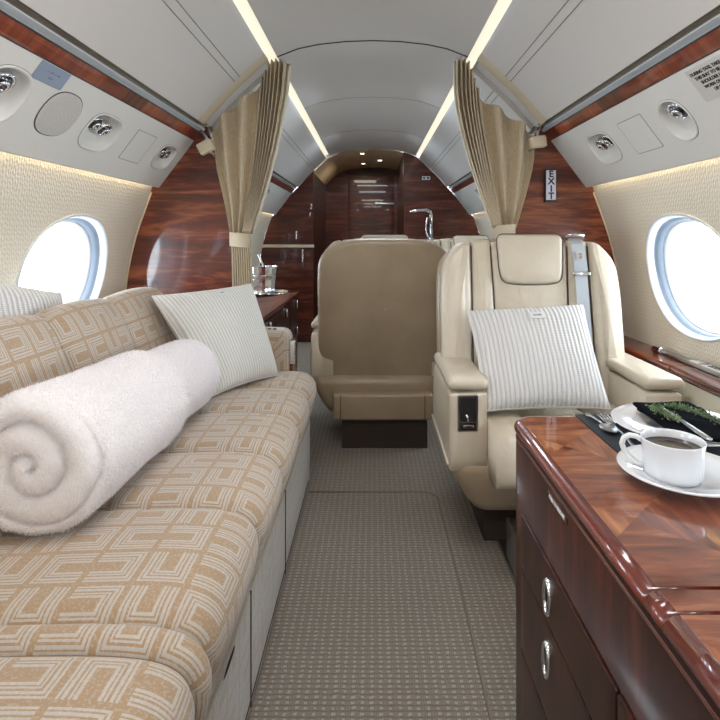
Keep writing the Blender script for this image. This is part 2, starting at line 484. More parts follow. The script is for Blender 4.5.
for s in (-1, 1):
    side = 'left' if s < 0 else 'right'
    for seg, (ya, yb) in enumerate(((YA, YP-.001), (YP+.031, YB))):
        hs = []
        for (yc, kd) in UN[s]:
            if ya < yc < yb:
                ry, ra, n = {'round': (.072,.072,2.6), 'duo': (.092,.062,3.2), 'oval': (.062,.064,2.3)}[kd]
                if yc > 2.2 and yc < 3: ry = .078; ra = .055
                hs.append((yc, .125, ry, ra, n, .125))
        g = G(); outs = sheet(g, lambda y, a, s=s: psu(s, y, a), ya, yb, 0, PL, hs, na=10, step=1.0)
        # rolled lower edge and returned end
        low = [psu(s, ya, PL)] ; prof = [PB, PB+PD*.006+PN*-.002, PB+PD*.008-PN*.008, PB+PD*.005-PN*.013, PB-PD*.03-PN*.013]
        g.loft([[(s*p.x, y, H+p.y) for p in prof] for y in (ya, yb)], False)
        for y in (ya, yb):
            g.loft([[psu(s, y, 0), psu(s, y, PL)], [psu(s, y, 0, -.012), psu(s, y, PL, -.012)]], False)
        o = g.make('trim_%d' % (2+seg+(0 if s < 0 else 2)), 'panel', fixn=False, smooth=False); tag(o, kind='structure')
        for (c, inn) in outs:
            kd = dict(UN[s])[c[0]]
            r = root('reading_light' if kd != 'duo' else 'air_nozzle_pair', lab[(s, c[0])], 'light' if kd != 'duo' else 'vent', psu(s, c[0], c[1]), group='recessed units in the overhead panels')
            def rg(sc, h, da=0, c=c, inn=inn, s=s):
                return [psu(s, c[0]+(y-c[0])*sc, c[1]+(a-c[1])*sc+da, h) for y, a in inn]
            G().loft([rg(1.09,.0002), rg(1.08,.003), rg(1.02,.0035), rg(.97,0), rg(.92,-.012), rg(.86,-.024,-.002), rg(.7,-.036,-.004), rg(.4,-.042,-.006), rg(.02,-.044,-.008)]).make('recess_bowl', 'panel', r)
            G().loft([rg(1.10,.0003), rg(1.10,.001), rg(1.085,.001)]).make('seam', 'seam_dark', r)
            ey = [(-.36, -.30), (.36, -.18)] if kd == 'duo' else [(0, -.32)]
            for (ky, ka) in ey:
                ry = max(abs(y-c[0]) for y, a in inn); ra = max(abs(a-c[1]) for y, a in inn)
                yy, aa = c[0]+ky*ry, c[1]+ka*ra
                rad = .027 if kd == 'duo' else .034
                ax = Vector(psu(s, 0, 0, 1)) - Vector(psu(s, 0, 0, 0)); ax = (ax + Vector((0, -.15, -.55))).normalized()
                cc = Vector(psu(s, yy, aa, -.022))
                q = ax.to_track_quat('Z', 'Y').to_matrix().to_4x4(); q.translation = cc
                def lt(prof, nm, mt, par):
                    g = G(); g.lathe(prof, n=24); g.V = [tuple(q @ Vector(v)) for v in g.V]; return g.make(nm, mt, par)
                nz = lt([(rad,-.014),(rad*1.05,0),(rad*.98,.008),(rad*.86,.010),(rad*.78,.006)], 'nozzle_ring', 'chrome', r)
                lt([(rad*.78,.006),(rad*.6,.014),(rad*.35,.017),(.0005,.018)], 'nozzle_ball', 'lens' if kd != 'duo' or ky > 0 else 'black', nz)
                lt([(rad*.5,.0155),(rad*.45,.019),(rad*.3,.019),(rad*.25,.0165)], 'nozzle_bezel', 'chrome', nz)
        # continuous strip above: wood, pinstripe, rail, dark channel, then ceiling side panel
        yy = (ya, yb)
        def band(nm, pts, mt, k):
            o = G().loft([[(s*x, y, H+u) for x, u in pts] for y in yy], False).make(nm, mt, None, False, False); tag(o, kind='structure'); return o
        idn = 10 + 10*(0 if s < 0 else 1) + 5*seg
        band('trim_%d' % idn, [(.797,.434),(.792,.4385),(.778,.454),(.770,.466),(.771,.469)], 'wood_strip', 0)
        g = G()
        g.tube([(s*.7985, ya, H+.4335), (s*.7985, yb, H+.4335)], .0022, 6)
        g.tube([(s*.769, ya, H+.4675), (s*.769, yb, H+.4675)], .002, 6)
        o = g.make('trim_%d' % (idn+1), 'seam_dark'); tag(o, kind='structure')
        band('trim_%d' % (idn+2), [(.7695,.4685),(.765,.4725),(.756,.476),(.750,.479),(.7495,.482)], 'rail_grey', 0)
        band('trim_%d' % (idn+3), [(.7495,.482),(.752,.494),(.742,.504),(.734,.502)], 'rail_dark', 0)
    # light trough between panel and wall
    g = G()
    g.loft([[(s*.957, y, H+.262), (s*.972, y, H+.264)] for y in (YA, YP-.05)], False)
    g.loft([[(s*.957, y, H+.262), (s*.972, y, H+.264)] for y in (YP+.06, YB-.02)], False)
    o = g.make('wall_wash_light', 'wall_wash', None, False, False)
    tag(o, 'warm light strip hidden under the %s overhead panel, washing the wall' % side, 'light', 'cove lights along the cabin')

# ceiling
CS = [(.735,.492),(.70,.533),(.64,.598),(.59,.650),(.52,.715),(.475,.757),(.462,.770),(.459,.777)]
CC = [(.425,.801),(.40,.811),(.33,.838),(.24,.857),(.12,.870),(0,.874)]
g = G()
full = [(x,u) for x,u in CC] + [(-x,u) for x,u in CC[-2::-1]]
for (ya, yb) in ((YA, YB),):
    g.loft([[(x, y, H+u) for x, u in full] for y in (ya, yb)], False)
for s in (-1, 1):
    for (ya, yb, lift) in ((YA, 2.36, 0), (2.335, 2.52, .022), (2.50, YB, 0)):
        g.loft([[(s*(x+lift*.7), y, H+u+lift*.7) for x, u in CS] for y in (ya, yb)], False)
    g.loft([[(s*(x+k*.7), 2.36, H+u+k*.7) for x, u in CS] for k in (0,.022)], False)
    g.loft([[(s*(x+k*.7), 2.50, H+u+k*.7) for x, u in CS] for k in (0,.022)], False)
    g.loft([[(s*x, y, H+u) for x, u in ((.459,.777),(.475,.80),(.49,.83),(.425,.85),(.425,.801))] for y in (YA, YB)], False)
    # outer backing over the panels so no daylight leaks
    g.loft([[(s*x, y, H+u) for x, u in ((1.06,.20),(.98,.34),(.86,.50),(.74,.60),(.60,.76),(.49,.86),(0,.93))] for y in (YA, YC)], False)
o = g.make('ceiling', 'ceiling', None, True, False); tag(o, kind='structure')
for s in (-1, 1):
    side = 'left' if s < 0 else 'right'
    o = G().loft([[(s*.476, y, H+.803), (s*.428, y, H+.818)] for y in (YA, YB)], False).make('ceiling_strip_light', 'strip_light', None, False, False)
    tag(o, 'long warm light strip in the %s cove of the arched ceiling' % side, 'light', 'cove lights along the cabin')
g = G()
for s in (-1, 1):
    for (x, u) in ((.582,.6565), (.560,.6765)):
        g.tube([(s*x, YA, H+u), (s*x, 2.36, H+u)], .0012, 5)
        g.tube([(s*x, 2.5, H+u), (s*x, YB, H+u)], .0012, 5)
for (yy, rr) in ((3.37, .0014), (4.4, .0014)):
    g.tube([(x, yy, H+u-.0002) for x, u in full], rr, 5)
tag(g.make('trim_30', 'seam'), kind='structure')
g = G(); g.tube([(x, 2.40, H+u) for x, u in full], .004, 6)
tag(g.make('trim_31', 'seam_dark'), kind='structure')
for s in (-1, 1):   # rolled rim added at the curtain track, its tan imitating curtain reflections
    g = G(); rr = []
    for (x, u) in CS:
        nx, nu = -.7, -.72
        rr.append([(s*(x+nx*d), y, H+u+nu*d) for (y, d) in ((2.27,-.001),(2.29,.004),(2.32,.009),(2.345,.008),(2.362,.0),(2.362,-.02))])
    g.loft(rr, False); tag(g.make('trim_%d' % (32 if s < 0 else 33), 'rail_tan_reflection', None, True, False), kind='structure')

# partitions
INN = [(-1.04,.60),(-.30,.60),(-.1,.622),(.05,.645),(.2,.675),(.3,.70),(.42,.715)]
for s in (-1, 1):
    side = 'left' if s < 0 else 'right'
    poly = [(x, u) for u, x in INN] + [(.742,.495),(.80,.50),(.975,.31),(.985,.245)] + [(wx(.2-.06*k)-.003, .2-.06*k) for k in range(21)] + [(wx(-1.03)-.003,-1.04)]
    poly = [(s*x, H+u) for x, u in poly]
    g = G().loft([[(x, y, z) for x, z in poly] for y in (YP, YP+.03)], True, True, True)
    tag(g.make('wall_partition_'+side, 'wood_x', None, False), kind='structure')
    g = G(); g.tube([(s*(x-.003), YP+.012, H+u) for u, x in INN], .0055, 8)
    tag(g.make('trim_%d' % (34 if s < 0 else 35), 'tie_cloth'), kind='structure')
    g = G(); g.tube([(s*(wx(u)-.006), YP-.002, H+u) for u in [.2-.05*k for k in range(20)]], .004, 6)
    tag(g.make('trim_%d' % (44 if s < 0 else 45), 'tie_cloth'), kind='structure')
# cabin end behind the viewer
poly = [(wx(.26-.05*k), .26-.05*k) for k in range(27)]
poly = [(0,.874),(.3,.85),(.46,.775),(.735,.495),(.8,.43),(.954,.3)] + poly
poly = [(x, H+u) for x, u in poly] + [(-x, H+u) for x, u in poly[::-1]]
tag(G().loft([[(x, y, z) for x, z in poly] for y in (YA-.03, YA)], True, True, True).make('wall_front', 'side_panel', None, False), kind='structure')
# aft bulkhead with vestibule opening
def ceil_u(x):
    x = abs(x); t = [(0,.874),(.12,.870),(.24,.857),(.33,.838),(.40,.811),(.459,.777),(.52,.715),(.59,.650),(.64,.598),(.70,.533),(.735,.492),(.797,.434),(.954,.24),(1.0,.2)]
    for (a, p), (b, q) in zip(t, t[1:]):
        if x <= b: return p+(q-p)*(x-a)/(b-a)
    return .2
OL, OR = -.585, .31
def slab(x0, x1, nm):
    xs = [x0+(x1-x0)*k/16 for k in range(17)]
    top = [(x, H+ceil_u(x)-.001) for x in xs if abs(x) < .99]
    if x0 < -.9: low = [(-wx(.2-.06*k), H+.2-.06*k) for k in range(21)][::-1]; poly = [(x1,0),(-1.05,0)]+low+top
    else: low = [(wx(.2-.06*k), H+.2-.06*k) for k in range(21)]; poly = [(1.05,0),(x0,0)]+top+low
    tag(G().loft([[(x, y, z) for x, z in poly] for y in (YB, YB+.03)], True, True, True).make(nm, 'wood_far', None, False), kind='structure')
slab(-1.0, OL, 'wall_aft_left'); slab(OR, 1.0, 'wall_aft_right')
xs = [OL+(OR-OL)*k/20 for k in range(21)]
tag(G().loft([[(x, y, H+ceil_u(x)-.012) for x in xs] for y in (YB-.004, YC)], False).make('ceiling_vestibule', 'soffit', None, True, False), kind='structure')
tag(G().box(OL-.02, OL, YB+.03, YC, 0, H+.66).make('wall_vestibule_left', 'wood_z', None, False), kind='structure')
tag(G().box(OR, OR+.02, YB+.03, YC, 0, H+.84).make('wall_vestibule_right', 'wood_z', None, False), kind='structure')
tag(G().box(-.7, .5, YC, YC+.03, 0, H+.9).make('wall_aft', 'wood_far', None, False), kind='structure')
d = root('door_1', None, None, (-.1, YC, 0), kind='structure')
pad('door_panel', 'wood_far', d, rrect(-.30, .26, .02, H+.78, .01), .012, .004, mp=lambda a,b,h: (a, YC-h, b))
g = G().box(.03, .27, YC-.035, YC-.02, H+.40, H+.425, .005); g.make('door_bar', 'brushed', d)  # brushed metal bar across the door panel
for i, (x, y) in enumerate(((-.11, 5.55), (.085, 6.05), (-.11, 6.3))):
    g = G(); z = H+ceil_u(x)-.012
    r = root('downlight', ['round downlight at the mouth of the tan arched vestibule ceiling', 'round downlight on the right side of the vestibule ceiling', 'deepest round downlight in the vestibule ceiling'][i], 'light', (x, y, z), 'downlights in the vestibule ceiling')
    G().lathe([(.036,0),(.034,-.004),(.028,-.004),(.027,.002)], (x,y,z), 20).make('bezel', 'brushed', r)
    G().lathe([(.027,-.001),(.0005,-.0015)], (x,y,z), 20).make('lens', 'lamp', r)

# side ledges and lower side panels
for s in (-1, 1):
    side = 'left' if s < 0 else 'right'
    r = root('side_ledge', ['glossy brown wood ledge behind the sofa under the left windows', 'glossy brown wood ledge under the right window'][s > 0], 'ledge', (s*1.05, 0, .60))
    zt = H-.435
    for (ya, yb) in ((YA+.01, 1.82), (1.826, YP-.01)):
        G().loft([[(s*x, y, z) for x, z in ((1.115, zt-.03), (1.115, zt), (1.012, zt), (1.004, zt-.004), (1.002, zt-.012), (1.006, zt-.018), (1.003, zt-.024), (1.006, zt-.03))] for y in (ya, yb)], True, True, True).make('ledge_top', 'wood_y', r, False)
    g = G(); g.tube([(s*1.001, YA+.02, zt-.021), (s*1.001, YP-.012, zt-.021)], .003, 6); g.make('ledge_moulding', 'wood_edge', r)
    g = G(); g.loft([[(s*x, y, z) for x, z in ((1.008, zt-.031), (1.012, .3), (.99, .02), (1.03, .02), (1.04, zt-.031))] for y in (YA+.01, YP-.005)], True, True, True)
    tag(g.make('trim_%d' % (36 if s < 0 else 37), 'side_panel', None, False), kind='structure')
zt = H-.435
r = root('window_shade_control', 'long metal control rail with black markings lying on the right wood ledge', 'control', (1.085, 1.7, zt))
G().box(1.072, 1.105, 1.2, 2.08, zt, zt+.012, .003).make('rail', 'brushed', r)
G().box(1.066, 1.104, 1.2, 1.82, zt+.012, zt+.020, .002).make('cover_plate', 'placard_grey', r)
G().box(1.062, 1.082, 2.0, 2.05, zt+.0, zt+.024, .004).make('latch', 'chrome', r)
text('lettering', '▮ EXIT', .032, 'ink', r, frame((1.085, 1.725, zt+.0205), (0,-1,0), (1,0,0), (0,0,1)), align='CENTER')

# ------------------------------------------------------------------ curtains
def crv(tab, s):
    n = len(tab)-1; i = min(int(s*n), n-1); f = s*n-i; f2 = f*f*(3-2*f)*0.0+f
    return (tab[i][0]+(tab[i+1][0]-tab[i][0])*f2, tab[i][1]+(tab[i+1][1]-tab[i][1])*f2)
def sm(tab, s):
    e = .06; a = [crv(tab, min(1, max(0, s+k*e))) for k in (-1.5,-1,-.5,0,.5,1,1.5)]
    if s <= .001 or s >= .999: return crv(tab, s)
    w = min(1, s/.1, (1-s)/.1); c = crv(tab, s); m = (sum(p[0] for p in a)/7, sum(p[1] for p in a)/7)
    return (c[0]+(m[0]-c[0])*w, c[1]+(m[1]-c[1])*w)
def px(x, y, D): return ((x-372.5)*D/540, (237-y)*D/540)
DC = 2.395
def curtain(s, label, outer, inner, top, tie, low):
    O = [px(a, b, DC) for a, b in outer]; I = [px(a, b, DC) for a, b in inner]; T = [px(a, b, DC) for a, b in top]
    r = root('curtain', label, 'curtain', (O[-1][0], DC, H+O[-1][1]), 'cabin divider curtains')
    N, R = 260, 46; rows = []
    def wave(w, s_, amp=1):
        ph = 2.6*w/.62 if w < .62 else 2.6+6.5*(w-.62)/.38
        a = (.030 if w < .62 else .026)*(1-.45*s_)*amp
        sn = math.sin(ph*2*PI); sn = math.copysign(abs(sn)**(.8 if w < .62 else .45), sn)
        return a*sn, .0035*math.cos(ph*2*PI)
    for i in range(R+1):
        q = i/R; row = []
        o_, i_ = sm(O, q), sm(I, q)
        for j in range(N+1):
            w = j/N; t = sm(T, w) if 0 < w < 1 else crv(T, w)
            lx, lu = O[0][0]+(I[0][0]-O[0][0])*w, O[0][1]+(I[0][1]-O[0][1])*w
            k = (1-q)**1.6
            x = o_[0]+(i_[0]-o_[0])*w + (t[0]-lx)*k; u = o_[1]+(i_[1]-o_[1])*w + (t[1]-lu)*k
            dy, dx = wave(w, q); row.append((x+dx*s, DC+dy, H+u))
        rows.append(row)
    g = G(); g.loft(rows, False); dr = g.make('upper_drape', 'curtain', r, True, False)
    md = dr.modifiers.new('thick', 'SOLIDIFY'); md.thickness = .0022
    # pale inner hem
    hem = [(rows[i][-1][0]-s*.001, rows[i][-1][1]-.004, rows[i][-1][2]) for i in range(R+1)]
    g = G(); g.loft([[ (a+s*-.004, b, c), (a-s*(.018 if s < 0 else .004), b-.006, c), (a+s*.004, b+.004, c)] for a, b, c in hem], False); h = g.make('hem', 'side_panel', r, True, False)
    h.modifiers.new('thick', 'SOLIDIFY').thickness = .003
    # below the tie
    rows = []
    B0 = (O[-1], I[-1]); B1 = [px(a, b, DC) for a, b in low]
    for i in range(25):
        q = i/24; e = q**.7; row = []
        for j in range(N+1):
            w = j/N; x0 = B0[0][0]+(B0[1][0]-B0[0][0])*w; x1 = B1[0][0]+(B1[1][0]-B1[0][0])*w
            u = B0[0][1]+(B1[0][1]-B0[0][1])*q
            row.append((x0+(x1-x0)*e, DC+.012*math.sin(w*2*PI*9), H+u))
        rows.append(row)
    g = G(); g.loft(rows, False); lo = g.make('lower_drape', 'curtain', r, True, False); lo.modifiers.new('thick', 'SOLIDIFY').thickness = .002
    (tx0, ty0), (tx1, ty1) = [px(a, b, DC) for a, b in tie]
    cx, rx = (tx0+tx1)/2, abs(tx1-tx0)/2
    g = G(); g.loft([[(cx+rx*e*math.cos(t), DC+.026*e*math.sin(t), H+uu + .004*math.cos(t)*s) for t in [2*PI*k/32 for k in range(32)]] for uu, e in ((ty0,.97),(ty0-.003,1.0),(ty1+.003,1.0),(ty1,.97))], True)
    g.make('tieback', 'tie_cloth', r)
curtain(-1, 'beige pleated curtain gathered at the left partition, tied back beside the sofa',
        [(213,131),(214,146),(219,176),(226,206),(231,234)], [(287,63),(284,95),(276,140),(265,185),(250,234)],
        [(213,131),(219,120),(228,110),(240,101),(252,92),(264,81),(268,62),(277,58),(287,63)], [(229.5,233),(250,247)], [(234,420),(257,420)])
curtain(1, 'beige pleated curtain gathered at the right partition, tied back above the armchair',
        [(547-14,136),(534,150),(531,172),(524,198),(515,228)], [(455,60),(455,98),(463,138),(475,178),(493,228)],
        [(533,136),(527,127),(517,120),(503,112),(489,102),(476,96),(472,66),(464,56),(455,60)], [(493,225),(515.5,238)], [(490,420),(512,420)])
for s, x, y in ((-1, 206, 147), (1, 538, 142)):
    X, U = px(x, y, 2.33)
    r = root('curtain_track_end', ['small fabric block on a metal bracket at the top of the left curtain', 'small fabric block on a metal bracket at the top of the right curtain'][s > 0], 'bracket', (X, 2.33, H+U), 'curtain track ends')
    g = G(); g.box(-.033, .033, -.02, .02, -.025, .025, .007)
    Mx = Matrix.Translation((X, 2.33, H+U)) @ Matrix.Rotation(-s*(-.5 if s < 0 else .12), 4, 'Y'); g.V = [tuple(Mx @ Vector(v)) for v in g.V]
    g.make('fabric_block', 'tie_cloth', r)
    g = G(); g.tube([(X, 2.345, H+U+.01), (X+s*.006, 2.35, H+U+.045), (X+s*.03, 2.35, H+U+.075)], .007, 8); g.tube([(X-s*.01, 2.34, H+U-.01), (X-s*.03, 2.36, H+U-.035)], .006, 8); g.make('bracket_arm', 'brushed', r)

# ------------------------------------------------------------------ club seats
def club_seat(loc, label):
    r = root('club_seat', label, 'armchair', loc, 'leather club armchairs')
    ox, oy, _ = loc
    lean = .16
    def mb(a, b, h): return (ox-.012+a, oy-.03+(b-.45)*lean-h, b)           # front of the backrest
    def mr(a, b, h): return (ox-.012+a, oy-.03+(b-.45)*lean+h, b)           # rear
    W = .335
    whole = pround([(-W,.275),(W,.275),(W,.82),(W-.01,.96),(.19,1.032),(-.19,1.032),(-W+.01,.96),(-W,.82)], [.03,.03,.12,.16,.1,.1,.16,.12], 8)
    padg_ = G(); padg(padg_, whole, .13, .032, .014, mp=mr, back=0.0, seg=6); bs = padg_.make('back_shell', 'leather_shaded', r)
    g = G(); g.tube([mr(a, .335, .13+.004) for a in [-.30+.6*k/10 for k in range(11)]], .004, 6); g.make('shell_seam', 'piping', bs)
    fill = pround([(-W+.02,.45),(W-.02,.45),(W-.02,.82),(W-.032,.94),(.19,1.012),(-.19,1.012),(-W+.032,.94),(-W+.02,.82)], [.03,.03,.12,.16,.1,.1,.16,.12], 8)
    pad('back_core', 'leather', r, fill, .055, .02, .0, mp=mb, seg=4)
    for s in (-1, 1):
        o = pround([(s*W,.45),(s*W,.82),(s*(W-.012),.95),(s*.262,1.018),(s*.222,1.025),(s*.219,.85),(s*.229,.45)], [.03,.1,.12,.04,.015,.3,.03], 6)
        pad('back_bolster', 'leather', r, o, .088, .028, .012, mp=mb, seg=5)
        o = pround([(s*.228,.45),(s*.218,.85),(s*.219,1.025),(s*.145,1.03),(s*.139,.82),(s*.126,.45)], [.02,.3,.015,.015,.2,.02], 5)
        pad('back_strip', 'leather', r, o, .076, .016, .006, mp=mb, seg=5)
    o = pround([(-.126,.45),(.126,.45),(.139,.82),(.145,1.02),(-.145,1.02),(-.139,.82)], [.02,.02,.2,.015,.015,.2], 5)
    pad('back_panel', 'leather', r, o, .072, .016, .014, mp=mb, seg=5)
    o = pround([(-.108,.872),(-.05,.864),(.05,.864),(.108,.872),(.118,.92),(.124,1.05),(-.124,1.05),(-.118,.92)], [.04,.06,.06,.04,.05,.03,.03,.05], 8)
    hd = pad('headrest', 'leather', r, o, .098, .020, .008, mp=mb, back=-.03, seg=5)
    g = G(); ot = inset(dens(o, .02), -.0015); g.tube([mb(a, b, .081 if b > .9 else .085) for a, b in ot]+[mb(*ot[0], .085)], .0017, 6); g.make('headrest_piping', 'piping', hd)
    for a0, a1, h in ((-.2235,-.2185,.073),(.2235,.2185,.073),(-.1265,-.1445,.068),(.1265,.1445,.068)):
        g = G(); g.tube([mb(a0+(a1-a0)*k/8, .47+.535*k/8, h) for k in range(9)], .002, 6); g.make('back_piping', 'piping', r)
    # seat cushion in three
    for (x0, x1, zt, yf, nm) in ((-.242,-.118,.478,-.50,'seat_bolster'), (-.116,.116,.462,-.47,'seat_cushion'), (.118,.242,.478,-.50,'seat_bolster')):
        g = G()
        out = pround([(yf, .30), (yf+.015,.40), (yf+.06, zt-.012), (-.25, zt-.004), (.0, zt-.03), (.0,.30)], [.05,.06,.07,.2,.02,.02], 6)
        padg(g, out, (x1-x0), .03, 0, mp=lambda a, b, h, x0=x0: (ox+x0+h, oy+a, b), back=0, seg=5)
        g.make(nm, 'leather', r)
    # arms
    for s in (-1, 1):
        side = G()
        out = pround([(-.36,.30),(-.375,.34),(-.375,.555),(.06,.555),(.10,.45),(.10,.33)], [.02,.03,.012,.03,.05,.03], 5)
        padg(side, out, .115, .014, 0, mp=lambda a, b, h, s=s: (ox+s*(.247+h), oy+a, b), back=0, seg=4)
        arm = side.make('armrest', 'leather', r)
        g = G(); g.box(ox+min(s*.241, s*.368), ox+max(s*.241, s*.368), oy-.383, oy+.02, .564, .603, .0185); g.make('arm_cap', 'leather', arm)
        g = G(); g.tube([(ox+s*.363, oy-.35, .325), (ox+s*.364, oy+.09, .335)], .005, 6); g.make('arm_piping', 'leather', arm)
    # latch recess in the front of the left arm
    lt = root('belt_stowage', None, None, (0,0,0)); lt.parent = r
    def fb(nm, mt, x0, x1, z0, z1, h0, h1, rr): 
        g = G(); padg(g, rrect(x0, x1, z0, z1, rr), h1, min(.002, h1*.4), mp=lambda a, b, h: (ox+a, oy-.375-h, b), back=-h0); g.make(nm, mt, lt)
    fb('frame', 'brushed', -.338, -.274, .437, .550, 0, .003, .005)
    fb('recess', 'dark_void', -.331, -.281, .467, .543, 0, .0045, .003)
    fb('buckle', 'bronze', -.332, -.280, .442, .468, 0, .008, .004)
    fb('pull', 'chrome', -.322, -.290, .450, .459, 0, .011, .002)
    g = G(); g.tube([(ox-.305, oy-.381, .467), (ox-.312, oy-.383, .492)], .003, 6); g.make('tongue', 'chrome', lt)
    # base and skirt
    g = G(); rings = []
    for (z, hx, yf, yb) in ((.345,.358,-.37,.10), (.30,.352,-.37,.11), (.20,.30,-.34,.11), (.165,.275,-.32,.10), (.15,.24,-.29,.07)):
        rings.append([(ox+a, oy+b, z) for a, b in rrect(-hx, hx, yf, yb, .05)])
    g.loft(rings, True, True, True).make('base', 'leather_shaded', r)
    g = G(); g.box(ox-.245, ox+.245, oy+.09, oy+.175, .145, .275, .016); sk = g.make('rear_skirt', 'leather_shaded', r)
    for s in (-1, 1):
        g = G(); g.tube([(ox+s*.205, oy+.176, .15), (ox+s*.205, oy+.176, .27)], .002, 6); g.make('skirt_seam', 'piping', sk)
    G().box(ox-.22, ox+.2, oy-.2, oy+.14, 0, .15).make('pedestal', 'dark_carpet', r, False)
    return r
seat = club_seat((.602, 2.05, 0), 'cream leather club armchair facing the viewer, with a ribbed white pillow')
def restyle(c, loc, rot, label):
    c.location = loc; c.rotation_euler = (0, 0, rot); c['label'] = label
restyle(dup(seat), (.05, 2.80, 0), PI, 'leather club armchair in the aisle seen from behind, plain back shell toned dark for shade')
restyle(dup(seat), (.72, 3.9, 0), 0, 'far leather club armchair beyond the right curtain, only its top edge showing')
# the foot of the track in front of the near seat
r = root('seat_track', 'short metal floor track foot under the near armchair', 'seat track', (.45, 1.7, 0))
G().box(.425, .475, 1.35, 1.84, 0, .012, .004).make('rail', 'brushed', r)
G().box(.43, .47, 1.6, 1.74, .012, .14, .006).make('leg', 'brushed', r)

# seat belt hanging over the right of the backrest
def bk(a, z, h): return Vector((.585+a-max(0,.95-z)*.03, 2.05-.03+(z-.45)*.16-h, z))
r = root('seat_belt', 'grey shoulder harness strap hanging down the armchair back', 'seat belt', bk(.185, 1.0, .09))
def strap(name, pts, w, mat, par, th=.002):
    g = G(); rings = []
    for p in pts:
        rings.append([(p.x-w/2, p.y, p.z), (p.x+w/2, p.y, p.z), (p.x+w/2, p.y-th, p.z), (p.x-w/2, p.y-th, p.z)])
    return g.loft(rings, True, True, True).make(name, mat, par, False)
strap('webbing', [bk(.180, 1.03, .02), bk(.180, 1.035, .05), bk(.181, 1.015, .088), bk(.183,.97,.095), bk(.186,.90,.098), bk(.190,.82,.098), bk(.195,.70,.096), bk(.20,.6,.094)], .046, 'webbing', r)
strap('doubled_webbing', [bk(.181, 1.01, .092), bk(.183,.95,.101), bk(.185,.915,.102)], .05, 'webbing', r)
p = bk(.184, .905, .104)
G().box(p.x-.032, p.x+.032, p.y-.010, p.y, p.z-.006, p.z+.006, .003).make('adjuster', 'chrome', r)
p = bk(.180, 1.035, .05)
g = G(); g.tube([p+Vector((-.036,-.01,0)), p+Vector((-.03,-.03,.012)), p+Vector((.03,-.03,.012)), p+Vector((.036,-.01,0))], .005, 8); g.make('guide_loop', 'chrome', r)
p = bk(.185, .972, .103)
strap('care_label', [bk(.185,.985,.1035), bk(.185,.955,.104)], .03, 'placard_grey', r, .0008)
text('lettering', 'III\nIII', .012, 'ink_blue', r, frame(bk(.185,.97,.1055), (1,0,0), (0,.158,.987), (0,-.987,.158)))

# ------------------------------------------------------------------ pillows
def pillow(name, label, c, thick, mat, tagpos=None, group='ribbed cushions'):
    BL, BR, TL, TR = [Vector(v) for v in c]; n = 40
    cen = (BL+BR+TL+TR)/4; r = root(name, label, 'pillow', cen, group)
    nrm = ((BR-BL)+(TR-TL)).cross((TL-BL)+(TR-BR)).normalized()        # out of the front face
    def P(a, b, side):
        k = .05; aa = a*(1-k*(1-b*b)*abs(a)**2); bb = b*(1-k*(1-a*a)*abs(b)**2)
        u, v = (aa+1)/2, (bb+1)/2
        p = BL*(1-u)*(1-v)+BR*u*(1-v)+TL*(1-u)*v+TR*u*v
        t = max(0, (1-a*a)*(1-b*b)); h = thick/2*(t**.35)
        h *= 1+.05*noise.noise(Vector((a*2, b*2, side*3+cen.x*5)))
        return p + nrm*h*side
    V = []; F = []; U = []
    for side in (1, -1):
        b0 = len(V)
        for j in range(n+1):
            for i in range(n+1): 
                a = math.sin((i/n*2-1)*PI/2); b = math.sin((j/n*2-1)*PI/2)
                V.append(P(a, b, side))
        for j in range(n):
            for i in range(n):
                q = [b0+j*(n+1)+i, b0+j*(n+1)+i+1, b0+(j+1)*(n+1)+i+1, b0+(j+1)*(n+1)+i]
                uv = [(math.sin((ii/n*2-1)*PI/2)*.5+.5, math.sin((jj/n*2-1)*PI/2)*.5+.5) for ii, jj in ((i,j),(i+1,j),(i+1,j+1),(i,j+1))]
                if side < 0: q = q[::-1]; uv = uv[::-1]
                F.append(tuple(q)); U.append(uv)
    o = build('cushion_cover', V, F, mat, r, U, True, False)
    bm = bmesh.new(); bm.from_mesh(o.data); bmesh.ops.remove_doubles(bm, verts=bm.verts, dist=1e-5); bm.to_mesh(o.data); bm.free()
    g = G(); e = [P(math.cos(t) if 0 else 0, 0, 0) for t in (0,)]
    ring = [P(a, b, 0) for a, b in [(-1+2*k/14, -1) for k in range(14)]+[(1, -1+2*k/14) for k in range(14)]+[(1-2*k/14, 1) for k in range(14)]+[(-1, 1-2*k/14) for k in range(14)]]
    g.tube(ring+[ring[0]], .0035, 6); g.make('edge_seam', mat, r)
    if tagpos:
        a, b, w, hh = tagpos; p = P(a, b, 1)+nrm*.002
        ex = (P(a+.1, b, 1)-P(a-.1, b, 1)).normalized(); ey = (P(a, b+.1, 1)-P(a, b-.1, 1)).normalized(); ez = ex.cross(ey).normalized(); ey = ez.cross(ex)
        m4 = frame(p, ex, ey, ez)
        g = G(); g.box(-w/2, w/2, -hh/2, hh/2, 0, .002, .0009); g.V = [tuple(m4 @ Vector(v)) for v in g.V]
        lb = g.make('sewn_label', 'knit_white' if 0 else 'white_plastic' if 0 else 'placard_white', r)
        m5 = m4.copy(); m5.translation = p + ez*.0024 + ey*.001
        text('lettering', 'wtok', hh*.45, 'ink', lb, m5)
    return r
simple('placard_white', (226,226,226), .8)
pillow('pillow', 'white ribbed pillow with a small label propped on the cream leather armchair',
       [(.352,1.70,.492),(.748,1.70,.500),(.338,1.92,.775),(.748,1.92,.798)], .15, 'knit_white', (.08,.66,.055,.03))
pillow('pillow', 'white fine-ribbed square pillow leaning in the far corner of the patterned sofa',
       [(-.555,1.87,.490),(-.378,2.15,.490),(-.80,1.96,.825),(-.505,2.24,.845)], .15, 'knit_fine', (.12,.80,.04,.016))
